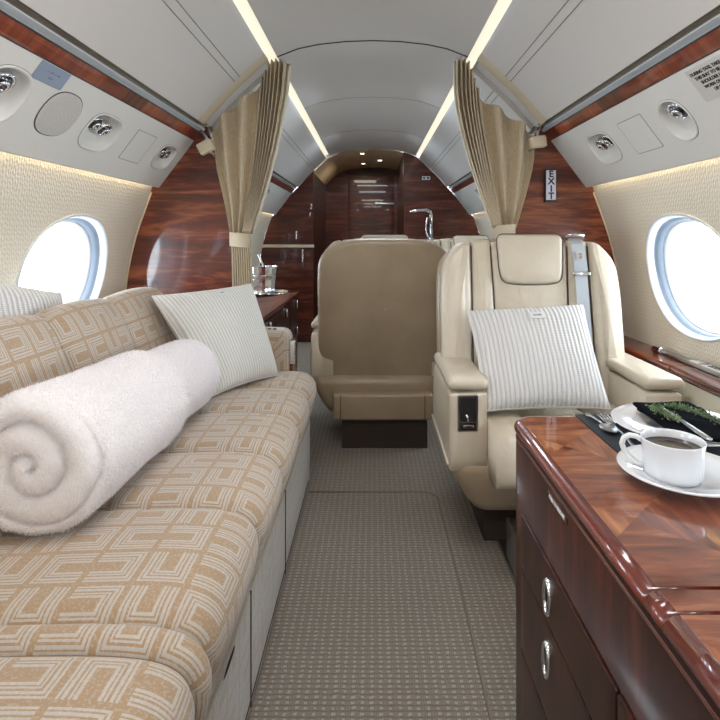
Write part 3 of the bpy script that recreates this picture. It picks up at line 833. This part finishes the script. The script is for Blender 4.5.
pillow('pillow', 'pale ribbed pillow tucked behind the sofa back under the left window',
       [(-.985,1.16,.62),(-.985,1.70,.62),(-.995,1.16,.985),(-.995,1.72,.86)], .12, 'knit_white')

# ------------------------------------------------------------------ sofa
sofa = root('sofa', 'long tan sofa with silver geometric pattern along the left wall', 'sofa', (-.6, 1.0, 0))
SP = [(-.275,.27),(-.262,.31),(-.243,.36),(-.234,.40),(-.238,.435),(-.258,.462),(-.30,.478),(-.38,.482),(-.50,.478),(-.62,.470),(-.74,.462),(-.80,.45),(-.80,.27)]
BP = [(-.70,.44),(-.725,.50),(-.75,.58),(-.785,.68),(-.815,.755),(-.840,.805),(-.865,.832),(-.895,.838),(-.925,.825),(-.945,.79),(-.95,.72),(-.95,.44)]
def smooth_poly(p, it=1):
    for _ in range(it):
        q = [p[0]]
        for a, b in zip(p, p[1:]): q += [(a[0]*.75+b[0]*.25, a[1]*.75+b[1]*.25), (a[0]*.25+b[0]*.75, a[1]*.25+b[1]*.75)]
        p = q+[p[-1]]
    return p
def channel(name, prof, y0, y1, er, mat, par, dz=0.0, puff=.006, wob=0.0):
    prof = smooth_poly(prof, 2); g = G(); rings = []; L = y1-y0
    ts = [0,.003,.012,.03,.06,.1,.16,.24,.34,.45,.55,.66,.76,.84,.9,.94,.97,.988,.997,1]
    for t in ts:
        y = y0+L*t; e = min(t, 1-t)*L; q = min(1, e/er); ins = er*.85*(1-math.sqrt(max(0, 1-(1-q)**2)))
        ins -= puff*math.sin(PI*t)
        ip = inset(prof, ins)
        ring = []
        for k, (x, z) in enumerate(ip):
            zz = max(z, prof[0][1]) if ins > 0 else z
            wv = wob*math.sin(x*9+y0*5)*.5 + wob*noise.noise(Vector((x*6, y*6, 1)))
            edge = max(0, 1-e/(er*2))
            ring.append((x, y+wob*math.sin(x*7+y0*17)*1.4, zz+dz+wv*.25))
        rings.append(ring)
    base = len(g.V); g.loft(rings, True, True, True)
    # UVs continuous with cabin axis
    o = g.make(name, mat, par)
    return o
ys = [-.6, -.28, .05, .40, .745, .80, 1.14, 1.43, 1.74, 2.02, 2.275]
for i, (a, b) in enumerate(zip(ys, ys[1:])):
    channel('seat_cushion', SP, a+.0005, b-.0005, .034 if b-a > .1 else .02, 'sofa_cloth', sofa, dz=(-.006 if b-a < .1 else 0), wob=.004)
for i, (a, b) in enumerate(((-.6,.3),(.3,.88),(.88,1.44),(1.44,1.80),(1.80,2.20))):
    channel('back_cushion', BP, a+.001, b-.001, .045 if b != 1.80 and a != 1.80 else .03, 'sofa_cloth', sofa, puff=.012, wob=.004)
g = G().box(-.93, -.262, -.6, 2.275, .02, .285, .012); sb = g.make('sofa_base', 'sofa_side', sofa)
G().box(-.92, -.268, -.6, 2.27, 0, .02).make('plinth', 'rail_dark', sofa, False)
g = G()
for y in (1.16, 1.62): g.tube([(-.2615, y, .03), (-.2615, y, .28)], .0022, 6)
g.tube([(-.2615, -.5, .045), (-.2615, 2.2, .045)], .0018, 6)
g.make('base_seam', 'piping', sb)
g = G(); padg(g, rrect(1.035, 1.075, .19, .215, .01), .001, .0004, mp=lambda a, b, h: (-.262+h, a, b)); 
g = G(); g.loft([[(-.2605, .985+.04*math.cos(t), .265+.006*math.sin(t)) for t in [2*PI*k/16 for k in range(16)]], [(-.2615, .985+.03*math.cos(t), .265+.003*math.sin(t)) for t in [2*PI*k/16 for k in range(16)]]], True, False, True).make('base_slot', 'dark_void', sb)
G().box(-.99, -.945, -.6, 2.25, 0, .60).make('back_frame', 'sofa_side', sofa, False)
# arm at the far end
g = G(); padg(g, pround([(-.93,.0),(-.352,.0),(-.352,.64),(-.93,.66)], [.01,.01,.045,.03], 6), .105, .02, .0, mp=lambda a, b, h: (a, 2.385-h, b), back=0, seg=5, step=.08)
arm = g.make('sofa_arm', 'sofa_cloth', sofa)
pad('side_panel', 'wood_x', arm, rrect(2.295, 2.375, .05, .60, .01), .012, .004, mp=lambda a, b, h: (-.352+h, a, b))
G().box(-.352, -.328, 2.29, 2.30, .50, .60, .003).make('trim_plate', 'chrome', arm)
for x in (-.465, -.443, -.421):
    G().lathe([(.009,0),(.008,.004),(.0005,.005)], (x, 2.325, .6425), 14).make('button', 'black', arm)

# rolled plush throw
bl = root('rolled_blanket', 'white plush blanket rolled up and lying along the sofa seat', 'blanket', (-.60, 1.38, .48))
A0, A1 = Vector((-.635, .985, .611)), Vector((-.606, 1.79, .592))
ax = (A1-A0).normalized(); ex = Vector((0,0,1)).cross(ax).normalized(); ey = ax.cross(ex).normalized()
def plush_roll(name, t0, t1, rad, spiral, seed):
    """a soft roll; the near end shows the wound layers as a spiral of rounded folds"""
    L = (A1-A0).length; n = 128; rings = []
    def pt(r, ph, z):
        nz = 1 + .045*noise.noise(Vector((math.cos(ph)*1.3+seed, math.sin(ph)*1.3, z*5))) + .02*noise.noise(Vector((math.cos(ph)*4+seed, math.sin(ph)*4, z*16)))
        nz *= 1 - .05*max(0, -math.sin(ph))
        p = A0 + ax*z + ex*r*nz*math.cos(ph) + ey*r*nz*math.sin(ph)
        return p
    er = .034
    z0, z1 = t0*L, t1*L
    pitch = rad/2.35
    m = 56
    if spiral:
        for k in range(m, 0, -1):                       # end face, from the middle outwards
            r = (rad-er*.25)*(1-(k/m)) + .0005; row = []
            for q in range(n):
                ph = 2*PI*q/n; f = (r/pitch + ph/(2*PI) + .35) ; c = f - math.floor(f)
                b = math.sqrt(max(0, 1-(2*c-1)**2)); lay = math.floor(f)
                edge = max(0, (r-(rad-er))/er)
                z = z0 + .020 - .022*b - .006*noise.noise(Vector((lay*3.1, math.cos(ph), math.sin(ph)))) + er*(1-math.sqrt(max(0,1-min(1,edge)**2)))*.8 + .012*(r/rad)
                row.append(pt(r, ph, z))
            rings.append(row)
    else:
        rings.append([pt(.001, 2*PI*q/n, z0) for q in range(n)])
    zs = [z0+er*.9*(1-math.cos(PI/2*k/6)) for k in range(0, 7)] if not spiral else [z0+er*.95, z0+er*1.1]
    for k, z in enumerate(zs):
        rr = rad - er*(1-math.sin(PI/2*k/6)) if not spiral else rad
        rings.append([pt(rr, 2*PI*q/n, z) for q in range(n)])
    for k in range(1, 30): rings.append([pt(rad, 2*PI*q/n, z0+er*1.1+(z1-er-z0-er*1.1)*k/29) for q in range(n)])
    for k in range(1, 9):
        c = PI/2*k/8; rings.append([pt(rad-er*(1-math.cos(c)), 2*PI*q/n, z1-er+er*math.sin(c)) for q in range(n)])
    for rr in (.7, .4, .01): rings.append([pt((rad-er)*rr, 2*PI*q/n, z1+.003*(1-rr)) for q in range(n)])
    return G().loft(rings, True, False, False).make(name, 'plush', bl, True, True)
w1 = plush_roll('outer_fold', .0, .57, .136, True, 0)
w2 = plush_roll('inner_fold', .50, .985, .112, False, 5)
# solid core to close the middle
def fibres(objs, count, length):
    V = []; F = []
    for o in objs:
        off = wloc(o); tot = sum(p.area for p in o.data.polygons)
        for p in o.data.polygons:
            vs = [o.data.vertices[i].co + off for i in p.vertices]
            k = p.area/tot*count/len(objs); k = int(k) + (random.random() < k-int(k))
            for _ in range(k):
                a, b = random.random(), random.random()
                q = vs[0].lerp(vs[1], a).lerp(vs[3 % len(vs)].lerp(vs[2], a), b) if len(vs) == 4 else p.center+off
                nd = (p.normal + Vector((random.uniform(-.8,.8), random.uniform(-.8,.8), random.uniform(-.9,.5)))*.8).normalized()
                t = nd.cross(Vector((random.random(), random.random(), random.random()))).normalized()*.0009
                l = length*random.uniform(.6, 1.3); i = len(V)
                V += [q-t, q+t, q+nd*l]; F.append((i, i+1, i+2))
    return V, F
V, F = fibres([w1, w2], 150000, .0065)
o = build('plush_pile', V, F, 'plush_fibre', bl, None, False, False); o['kind'] = 'stuff'

# ------------------------------------------------------------------ near credenza
cr = root('credenza', 'glossy mahogany credenza with chrome ring pulls at the right foreground', 'cabinet', (.62, .5, 0))
XE, XB, YF = .246, .2485, .975
def slabtop(name, y0, y1, rad_far, mat, par):
    out = pround([(XE, y0), (.99, y0), (.99, y1), (XE, y1)], [0,0,0,rad_far], 8)
    g = G(); o = dens(out, .08); rings = []
    def ins_(o, d):
        q = inset(o, d); lo, hi = y0+d, y1-d; e = min(d, .0012); h2 = y1-d if rad_far else y1-e; l2 = y0+e
        return [(a, l2+(b-lo)*(h2-l2)/(hi-lo)) for a, b in q]
    for ins, z in ((.008,.700),(.003,.7015),(.0005,.704),(0,.708),(.001,.713),(.004,.717),(.0085,.7194),(.014,.720)):
        rings.append([(a, b, z) for a, b in ins_(o, ins)])
    g.loft(rings, True, True, False)
    eo = g.make(name, 'wood_edge', par)
    g = G(); last = ins_(o, .014); g.loft([[(a, b, .720) for a, b in last], [(a, b, .7204) for a, b in ins_(o, .0142)]], True, False, True).make('veneer', mat, eo, False)
    return eo
slabtop('top_panel', .493, YF, .045, 'wood_table', cr)
slabtop('hinge_strip', .4605, .4905, 0, 'wood_table', cr)
slabtop('top_panel', -.35, .458, 0, 'wood_table', cr)
g = G(); out = pround([(XE+.002,-.35),(.99,-.35),(.99,YF-.003),(XE+.002,YF-.003)], [.004,.002,.006,.045], 8)
rings = [[(a, b, z) for a, b in inset(dens(out,.08), i)] for i, z in ((.008,.686),(.002,.6875),(0,.690),(0,.694),(.002,.697),(.008,.6985))]
g.loft(rings, True, True, True).make('moulding', 'wood_edge', cr)
out = pround([(XB,-.35),(.985,-.35),(.985,YF-.008),(XB,YF-.008)], [.004,.002,.006,.04], 8)
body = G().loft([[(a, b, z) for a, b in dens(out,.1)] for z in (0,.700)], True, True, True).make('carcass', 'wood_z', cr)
def face(nm, y0, y1, z0, z1, par):
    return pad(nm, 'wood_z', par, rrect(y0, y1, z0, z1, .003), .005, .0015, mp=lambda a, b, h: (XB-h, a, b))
for (z0, z1, pull) in ((.504,.586,True),(.368,.501,True),(.10,.365,False)):
    f = face('drawer' if pull else 'drawer_front', .541, .888, z0, z1, cr)
    if pull:
        yc, zc = (.748, .541) if z0 > .45 else (.752, .451)
        p = root('ring_pull', None, None, (0,0,0)); p.parent = f
        rings = []
        for (rr, h) in ((1.0,.000),(1.0,.003),(.9,.005),(.78,.004),(.72,.0015)):
            rings.append([(XB-.005-h, yc+.013*rr*math.cos(t), zc+.026*rr*math.sin(t)) for t in [2*PI*k/28 for k in range(28)]])
        G().loft(rings, True).make('ring', 'chrome', p)
        G().loft([[(XB-.0055, yc+.0095*q*math.cos(t), zc+.019*q*math.sin(t)) for t in [2*PI*k/28 for k in range(28)]] for q in (1, .01)], True).make('cup', 'bronze', p)
face('side_panel', -.3, .538, .10, .586, cr)
r = root('label_strip', None, None, (0,0,0)); r.parent = cr
G().box(XB-.0012, XB+.001, .688, .762, .673, .682, .0004).make('plate', 'bronze', r)
text('lettering', 'PULL TO RELEASE', .0075, 'placard_white', r, frame((XB-.0016, .725, .6775), (0,-1,0), (0,0,1), (-1,0,0)))

ZT = .7204
# placemat
pm = G().box(.362, .80, .772, .968, ZT, ZT+.0022, .0009).make('placemat', 'mat_cloth'); tag(pm, 'dark slate placemat under the plate on the glossy wood credenza', 'placemat')
ZM = ZT+.0022
# plate
PC = (.492, .872)
pl = G().lathe([(.0005,.002),(.045,.002),(.052,.0),(.056,.001),(.062,.006),(.080,.012),(.097,.0165),(.0985,.0185),(.097,.0195),(.080,.0155),(.064,.0105),(.055,.0055),(.0005,.0045)], (PC[0],PC[1],ZM), 56).make('dinner_plate', 'china')
tag(pl, 'white china plate under the dark folded napkin', 'plate')
# napkin: folded, layered
nk = root('napkin', 'black folded cloth napkin lying across the white plate', 'napkin', (.505, .865, ZM+.0195))
def fold(nm, pts, z, th, seed):
    g = G(); o = dens(pround(pts, .008, 4), .008); rings = []
    cx = sum(p[0] for p in o)/len(o); cy = sum(p[1] for p in o)/len(o)
    def zz(x, y): return z + .0035*noise.noise(Vector((x*22, y*22, seed))) - .06*max(0, .80-y)
    for s_, h in ((.97,0),(1,.35),(1,.7),(.975,1)):
        rings.append([(cx+(a-cx)*s_, cy+(b-cy)*s_, zz(a, b)+th*h) for a, b in o])
    for s_ in (.85,.65,.45,.25,.02):
        rings.append([(cx+(a-cx)*s_, cy+(b-cy)*s_, zz(cx+(a-cx)*s_, cy+(b-cy)*s_)+th+.001*math.sin(s_*9)) for a, b in o])
    g.loft(rings, True, True, False); return g.make(nm, 'napkin', nk)
fold('lower_fold', [(.452,.79),(.548,.775),(.566,.93),(.455,.935)], ZM+.0205, .004, 3)
fold('upper_fold', [(.446,.783),(.536,.768),(.556,.948),(.45,.94)], ZM+.0245, .005, 8)
ZN = ZM+.0315
# butter knife
kn = root('butter_knife', 'silver butter knife lying on the black napkin between the herb sprigs', 'knife', (.48, .81, ZN))
def flat(nm, ctr, mat, par, th=.0025, z=ZN, dome=.001):
    """ctr: list of (x,y,halfwidth)"""
    g = G(); rings = []
    for i, (x, y, w) in enumerate(ctr):
        a = Vector(ctr[max(i-1,0)][:2]); b = Vector(ctr[min(i+1,len(ctr)-1)][:2]); d = (b-a).normalized(); n = Vector((-d.y, d.x))
        rings.append([(x+n.x*w*c_, y+n.y*w*c_, (z[i] if isinstance(z, list) else z)+h) for c_, h in ((-1,th*.4),(-.7,0),(.7,0),(1,th*.4),(.7,th),(0,th+dome),(-.7,th))])
    return g.loft(rings, True, True, True).make(nm, mat, par)
flat('knife_handle', [(.4745,.757,.002),(.4746,.762,.0055),(.4757,.785,.006),(.478,.82,.0045),(.4795,.845,.003)], 'brushed', kn)
flat('knife_blade', [(.4795,.845,.003),(.480,.852,.0055),(.4815,.88,.006),(.4825,.90,.0045),(.483,.908,.0008)], 'brushed', kn, .0012)
# herbs
def sprig(label, pts, seed, n):
    random.seed(seed); r = root('thyme_sprig', label, 'herbs', Vector(pts[0]), 'herb sprigs on the napkin')
    g = G(); g.tube(pts, .0008, 5); g.make('stem', 'herb_stem', r)
    V = []; F = []
    for _ in range(n):
        f = random.random()*(len(pts)-1); i = min(int(f), len(pts)-2); p = Vector(pts[i]).lerp(Vector(pts[i+1]), f-i)
        p += Vector((random.gauss(0,.0055), random.gauss(0,.0055), abs(random.gauss(0,.003))))
        d = Vector((random.gauss(0,1), random.gauss(0,1), random.uniform(-.1,1))).normalized(); l = random.uniform(.004,.008)
        w = d.cross(Vector((random.random(),random.random(),.3))).normalized()*.0011; b = len(V); up = d.cross(w).normalized()*.0004
        V += [p, p+d*l*.5+w, p+d*l, p+d*l*.5-w, p+d*l*.5+up]; F += [(b,b+1,b+4),(b+1,b+2,b+4),(b+2,b+3,b+4),(b+3,b,b+4)]
    lf = build('leaves', V, F, 'herb', r, None, False, False); lf['kind'] = 'stuff'
sprig('green thyme sprig on the napkin, left of the knife', [(.466,.895,ZN+.002),(.462,.875,ZN+.004),(.463,.85,ZN+.004),(.468,.825,ZN+.003)], 3, 260)
sprig('long green thyme sprig on the napkin, right of the knife', [(.497,.905,ZN+.002),(.507,.885,ZN+.004),(.515,.86,ZN+.005),(.525,.835,ZN+.004),(.53,.80,ZN+.002)], 5, 400)
random.seed(11)
# spoon and fork
sp_ = root('teaspoon', 'small silver spoon on the placemat left of the fork', 'spoon', (.383,.91,ZM))
flat('spoon_handle', [(.379,.956,.0015),(.379,.953,.0048),(.3795,.945,.0055),(.380,.935,.0035),(.382,.915,.002),(.383,.900,.002)], 'brushed', sp_, .0018, z=[ZM+.004]*3+[ZM+.006]*3)
g = G()
for k in range(6):
    q = k/5; rr = math.sqrt(max(0, 1-q*q))
    pass
g.loft([[(.384+.0125*q*math.cos(t), .879+.021*q*math.sin(t), ZM+.001+.006*q*q) for t in [2*PI*k/24 for k in range(24)]] for q in (1,.85,.65,.4,.02)], True)
g.loft([[(.384+.0125*q*math.cos(t), .879+.021*q*math.sin(t), ZM+.000+.006*q*q) for t in [2*PI*k/24 for k in range(24)]] for q in (1,.85,.65,.4,.02)], True).make('spoon_bowl', 'brushed', sp_)
fk = root('fork', 'silver fork on the placemat with tines pointing away, beside the plate rim', 'fork', (.403,.90,ZM))
flat('fork_handle', [(.404,.905,.0025),(.4035,.90,.002),(.402,.87,.002),(.398,.84,.003),(.392,.80,.0045),(.390,.79,.001)], 'brushed', fk, .0018, z=ZM+.001)
g = G()
flat('fork_head', [(.404,.905,.003),(.4035,.912,.0085),(.4035,.925,.010),(.4035,.928,.010)], 'brushed', fk, .0015, z=[ZM+.002,ZM+.003,ZM+.003,ZM+.003])
for k in range(4):
    x = .3955+.0053*k; G().tube([(x,.926,ZM+.004),(x,.945,ZM+.005),(x,.966,ZM+.008)], [.0014,.0013,.0006], 6).make('tine', 'brushed', fk)
# saucer and cup
CP = (.392, .705)
sc = G().lathe([(0.00046,0.00200),(0.02760,0.00200),(0.03128,0.00000),(0.03404,0.00100),(0.04600,0.00600),(0.06440,0.01100),(0.07774,0.01650),(0.07912,0.01800),(0.07774,0.01950),(0.06440,0.01450),(0.04600,0.00950),(0.03312,0.00600),(0.00046,0.00500)], (CP[0]+.013, CP[1], ZT), 64).make('saucer', 'china')
tag(sc, 'white saucer under the coffee cup', 'saucer')
ZC = ZT+.0058
cup = root('coffee_cup', 'white china cup of black coffee standing on its saucer', 'cup', (CP[0], CP[1], ZC))
G().lathe([(.0005,.003),(.026,.003),(.0275,0),(.030,.0005),(.0335,.003),(.0348,.008),(.0355,.018),(.0365,.034),(.0378,.0485),(.0381,.0505),(.0374,.051),(.0364,.049),(.035,.034),(.034,.018),(.032,.008),(.0005,.006)], (CP[0],CP[1],ZC), 56).make('cup_body', 'china', cup)
G().lathe([(.0358,.0405),(.0352,.0402),(.0005,.0402)], (CP[0],CP[1],ZC), 40).make('coffee', 'coffee', cup)
hd = Vector((-.88, .47, 0)).normalized()
pts = [Vector((CP[0],CP[1],ZC)) + hd*a + Vector((0,0,z)) for a, z in ((.0360,.043),(.043,.0465),(.051,.0465),(.058,.042),(.0605,.034),(.058,.026),(.051,.018),(.043,.0115),(.0335,.0085))]
pts2 = []
for a, b in zip(pts, pts[1:]): pts2 += [a, a.lerp(b,.5)]
g = G(); g.tube(pts2+[pts[-1]], .0036, 10); h_ = g.make('cup_handle', 'china', cup)

# ------------------------------------------------------------------ placards, speaker, seams on the overhead panels
def psu_pad(name, mat, s, y, a, hy, ha, th, par=None, rad=.003, tilt=0, h0=.0):
    out = rrect(-hy, hy, -ha, ha, rad)
    ct, st = math.cos(tilt), math.sin(tilt)
    return pad(name, mat, par, out, th, min(th*.4,.002), mp=lambda p, q, h: psu(s, y+p*ct-q*st, a+p*st+q*ct, h+h0))
def psu_frame(s, y, a, h):     # x along +-y so text reads, y up the panel
    o = Vector(psu(s, y, a, h)); up = (Vector(psu(s, y, 0)) - Vector(psu(s, y, 1))).normalized()
    x = Vector((0, 1, 0)) if s < 0 else Vector((0, -1, 0)); z = x.cross(up)
    return frame(o, x, up, z)
r = root('placard', 'small blue grey placard on the left overhead panel just under the wood strip', 'sign', psu(-1, 1.372, .028))
psu_pad('plate', 'placard_blue', -1, 1.372, .030, .062, .026, .0015, r)
text('lettering', '— ▪ — ▪\n▭', .014, 'ink_blue', r, psu_frame(-1, 1.372, .03, .002))
r = root('placard', 'grey warning placard with black capitals on the right overhead panel at the photo edge', 'sign', psu(1, 1.22, .04))
psu_pad('plate', 'placard_grey', 1, 1.262, .060, .130, .048, .0012, r)
text('lettering', 'DURING TAXI, TAKE OFF & LANDING\nTHIS SEAT TO BE OCCUPIED WITH\nSHOULDER HARNESS MUST BE\nWORN OVER LEFT SHOULDER\nUP SEAT UNDER ARM', .0128, 'ink', r, psu_frame(1, 1.272, .056, .0018), space=1.1, bold=.0003)
r = root('speaker_grille', 'oval speaker grille on the left overhead panel between two recessed lights', 'speaker', psu(-1, 1.495, .12))
ell = [(.078*abs(math.cos(t))**.8*math.copysign(1, math.cos(t)), .068*abs(math.sin(t))**.8*math.copysign(1, math.sin(t))) for t in [2*PI*k/40 for k in range(40)]]
g = G(); padg(g, ell, .003, .001, .002, mp=lambda p, q, h: psu(-1, 1.495+p, .118+q, h)); g.make('mesh_cover', 'grille', r)
g = G(); g.tube([psu(-1, 1.495+p*1.02, .118+q*1.02, .0005) for p, q in ell]+[psu(-1, 1.495+ell[0][0]*1.02, .118+ell[0][1]*1.02, .0005)], .0013, 5); g.make('outline', 'seam_dark', r)
for s, y in ((-1, 2.01), (1, 1.765)):
    r = root('access_cover', ['square flush access cover on the left overhead panel', 'square flush access cover on the right overhead panel'][s > 0], 'cover', psu(s, y, .125), 'flush overhead access covers')
    psu_pad('cover_plate', 'panel', s, y, .125, .078, .062, .0012, r, .004)
    g = G(); o = rrect(-.079,.079,-.063,.063,.004); g.tube([psu(s, y+p, .125+q, .0003) for p, q in o]+[psu(s, y+o[0][0], .125+o[0][1], .0003)], .0009, 5); g.make('seam', 'seam', r)

# exit sign
X, U = px(549.5, 185.5, YP)
r = root('exit_sign', 'vertical white EXIT sign on the right wood partition', 'sign', (X, YP, H+U))
G().box(X-.026, X+.026, YP-.02, YP, H+U-.075, H+U+.073, .003).make('housing', 'black', r)
G().box(X-.0215, X+.0215, YP-.023, YP-.02, H+U-.066, H+U+.066, .001).make('face', 'sign_face', r)
for k, ch in enumerate('EXIT'):
    text('letter', ch, .040, 'ink', r, frame((X, YP-.0235, H+U+.048-.0325*k), (1,0,0), (0,0,1), (0,-1,0)), ext=.0005, bold=.0012)

# ------------------------------------------------------------------ aft cabin
ac = root('aft_cabinet', 'low glossy wood cabinet beyond the left curtain with chrome latches', 'cabinet', (-.8, 3.25, 0))
G().box(-1.0, -.56, 2.50, 4.0, 0, .615).make('carcass', 'wood_z', ac, False)
g = G(); out = pround([(-1.08,2.49),(-.545,2.49),(-.545,4.02),(-1.08,4.02)], [.005,.02,.03,.005], 6)
g.loft([[(a, b, z) for a, b in inset(dens(out,.1), i)] for i, z in ((.008,.612),(0,.618),(0,.632),(.006,.64))], True, True, True).make('cabinet_top', 'wood_y', ac)
for (y0, y1) in ((2.52, 3.05), (3.07, 3.60), (3.62, 3.98)):
    for (z0, z1) in ((.42, .60), (.05, .41)):
        f = pad('drawer', 'wood_z', ac, rrect(y0, y1, z0, z1, .004), .006, .002, mp=lambda a, b, h: (-.56+h, a, b))
        yc = (y0+y1)/2+.1; 
        G().box(-.556, -.538, yc-.015, yc+.015, z1-.075, z1-.015, .006).make('latch', 'chrome', f)
tr = G().lathe([(.0005,.004),(.12,.004),(.135,.008),(.15,.018),(.152,.018),(.137,.004),(.12,0),(.0005,0)], (-.73, 3.78, .64), 40).make('serving_tray', 'chrome'); tag(tr, 'round chrome tray on the aft cabinet under the ice bucket', 'tray')
ib = root('ice_bucket', 'faceted silver ice bucket on the aft cabinet beside the curtain', 'ice bucket', (-.76, 3.80, .645))
g = G(); rings = []
for (rr, z) in ((.06,0),(.072,.004),(.076,.02),(.082,.10),(.087,.125),(.083,.13),(.085,.135),(.091,.185),(.094,.19),(.090,.19),(.083,.14),(.07,.02),(.001,.015)):
    rings.append([(-.76+rr*(1+.02*(k % 2))*math.cos(2*PI*k/24), 3.80+rr*(1+.02*(k % 2))*math.sin(2*PI*k/24), .645+z) for k in range(24)])
g.loft(rings, True, True, True).make('bucket_body', 'chrome', ib, False)
g = G(); g.tube([(-.76,3.80,.665),(-.775,3.80,.85),(-.80,3.79,.92)], [.006,.006,.009], 8); g.make('tongs', 'brushed', ib)
# rail and small hardware on the aft wall
tag(G().box(-1.09, OL+.01, YB-.02, YB, H-.105, H-.075, .004).make('trim_38', 'rail_tan_reflection', None), kind='structure')
for k, (x, z0, z1, w) in enumerate(((-.605, .27, .33, 'upper latch of the close pair'), (-.615, .20, .24, 'lower latch of the close pair'), (-.75, -.02, .06, 'latch just above the cream rail'), (-.69, -.30, -.12, 'long latch below the cream rail'))):
    tag(G().box(x-.008, x+.008, YB-.014, YB, H+z0, H+z1, .003).make('cabinet_latch', 'chrome'), 'chrome '+w+' on the left aft wood wall', 'latch', 'latches on the aft wood wall')
r = root('switch_plate', 'small white switch plate high on the right aft wood wall', 'switch', (.53, YB, H+.58))
G().box(.49, .57, YB-.006, YB, H+.565, H+.60, .002).make('plate', 'white_plastic', r)
for x in (.51, .548): G().box(x-.010, x+.010, YB-.009, YB-.006, H+.573, H+.592, .002).make('button', 'black', r)
gc = root('galley_counter', 'galley counter with chrome top behind the aisle armchair', 'counter', (.66, 5.05, 0))
G().box(.33, 1.02, 4.80, YB-.002, 0, .985).make('carcass', 'wood_z', gc, False)
G().box(.315, 1.03, 4.78, YB-.002, .985, 1.018, .006).make('worktop', 'brushed', gc)
fa = root('faucet', 'tall chrome gooseneck faucet on the galley counter', 'faucet', (.54, 5.0, 1.018))
G().lathe([(.035,0),(.035,.006),(.02,.012),(.016,.03)], (.54,5.0,1.018), 20, closed_ends=True).make('faucet_base', 'chrome', fa)
g = G(); g.tube([(.54,5.0,1.03),(.54,5.0,1.24),(.53,4.995,1.275),(.50,4.99,1.29),(.42,4.98,1.285),(.34,4.97,1.275)], [.019,.019,.019,.016,.014,.012], 12); g.make('spout', 'chrome', fa)
g = G(); g.tube([(.515,4.985,1.04),(.495,4.98,1.08),(.492,4.98,1.15),(.51,4.985,1.22)], .008, 8); g.make('lever', 'chrome', fa)

# ------------------------------------------------------------------ light
w = bpy.data.worlds.new('World'); bpy.context.scene.world = w; w.use_nodes = True
w.node_tree.nodes['Background'].inputs[0].default_value = (.80,.90,1,1)
w.node_tree.nodes['Background'].inputs[1].default_value = 15.0
def area(name, loc, rot, sx, sy, e, col, portal=False):
    l = bpy.data.lights.new(name, 'AREA'); l.shape = 'RECTANGLE'; l.size = sx; l.size_y = sy; l.energy = e; l.color = col
    if portal: l.cycles.is_portal = True
    o = bpy.data.objects.new(name, l); C.objects.link(o); o.location = loc; o.rotation_euler = rot; return o
for s in (-1, 1):
    for yc in WIN[s]:
        area('window_portal', (s*1.28, yc, H-.137), (0, s*PI/2, 0), .5, .6, 1, (1,1,1), True)
for y in (.9, -.4, -1.7):
    area('cabin_fill', (0, y, H+.85), (0, 0, 0), .5, .35, 8, (1,.97,.93))  # added fill under the ceiling, no fixture belongs to it
area('vestibule_lamp', (-.1, 6.0, H+.80), (0,0,0), .3, .4, 5, (1,.88,.7))
for y in (3.2, 4.5): area('cabin_fill', (0, y, H+.85), (0, 0, 0), .5, .3, 8, (.74,.87,1))  # added cool fill to lift and tint the aft cabin

# ------------------------------------------------------------------ camera
cam = bpy.data.cameras.new('Camera'); co = bpy.data.objects.new('Camera', cam); C.objects.link(co)
co.location = (0, 0, H); co.rotation_euler = (PI/2, 0, 0)
cam.sensor_width = 36; cam.lens = 27.0; cam.shift_x = -12.5/720; cam.shift_y = -123/720
cam.clip_start = .02
sc_ = bpy.context.scene; sc_.camera = co
sc_.view_settings.view_transform = 'Standard'; sc_.view_settings.look = 'None'
sc_.view_settings.exposure = 0.15; sc_.view_settings.gamma = 1.0; sc_.view_settings.use_curve_mapping = False
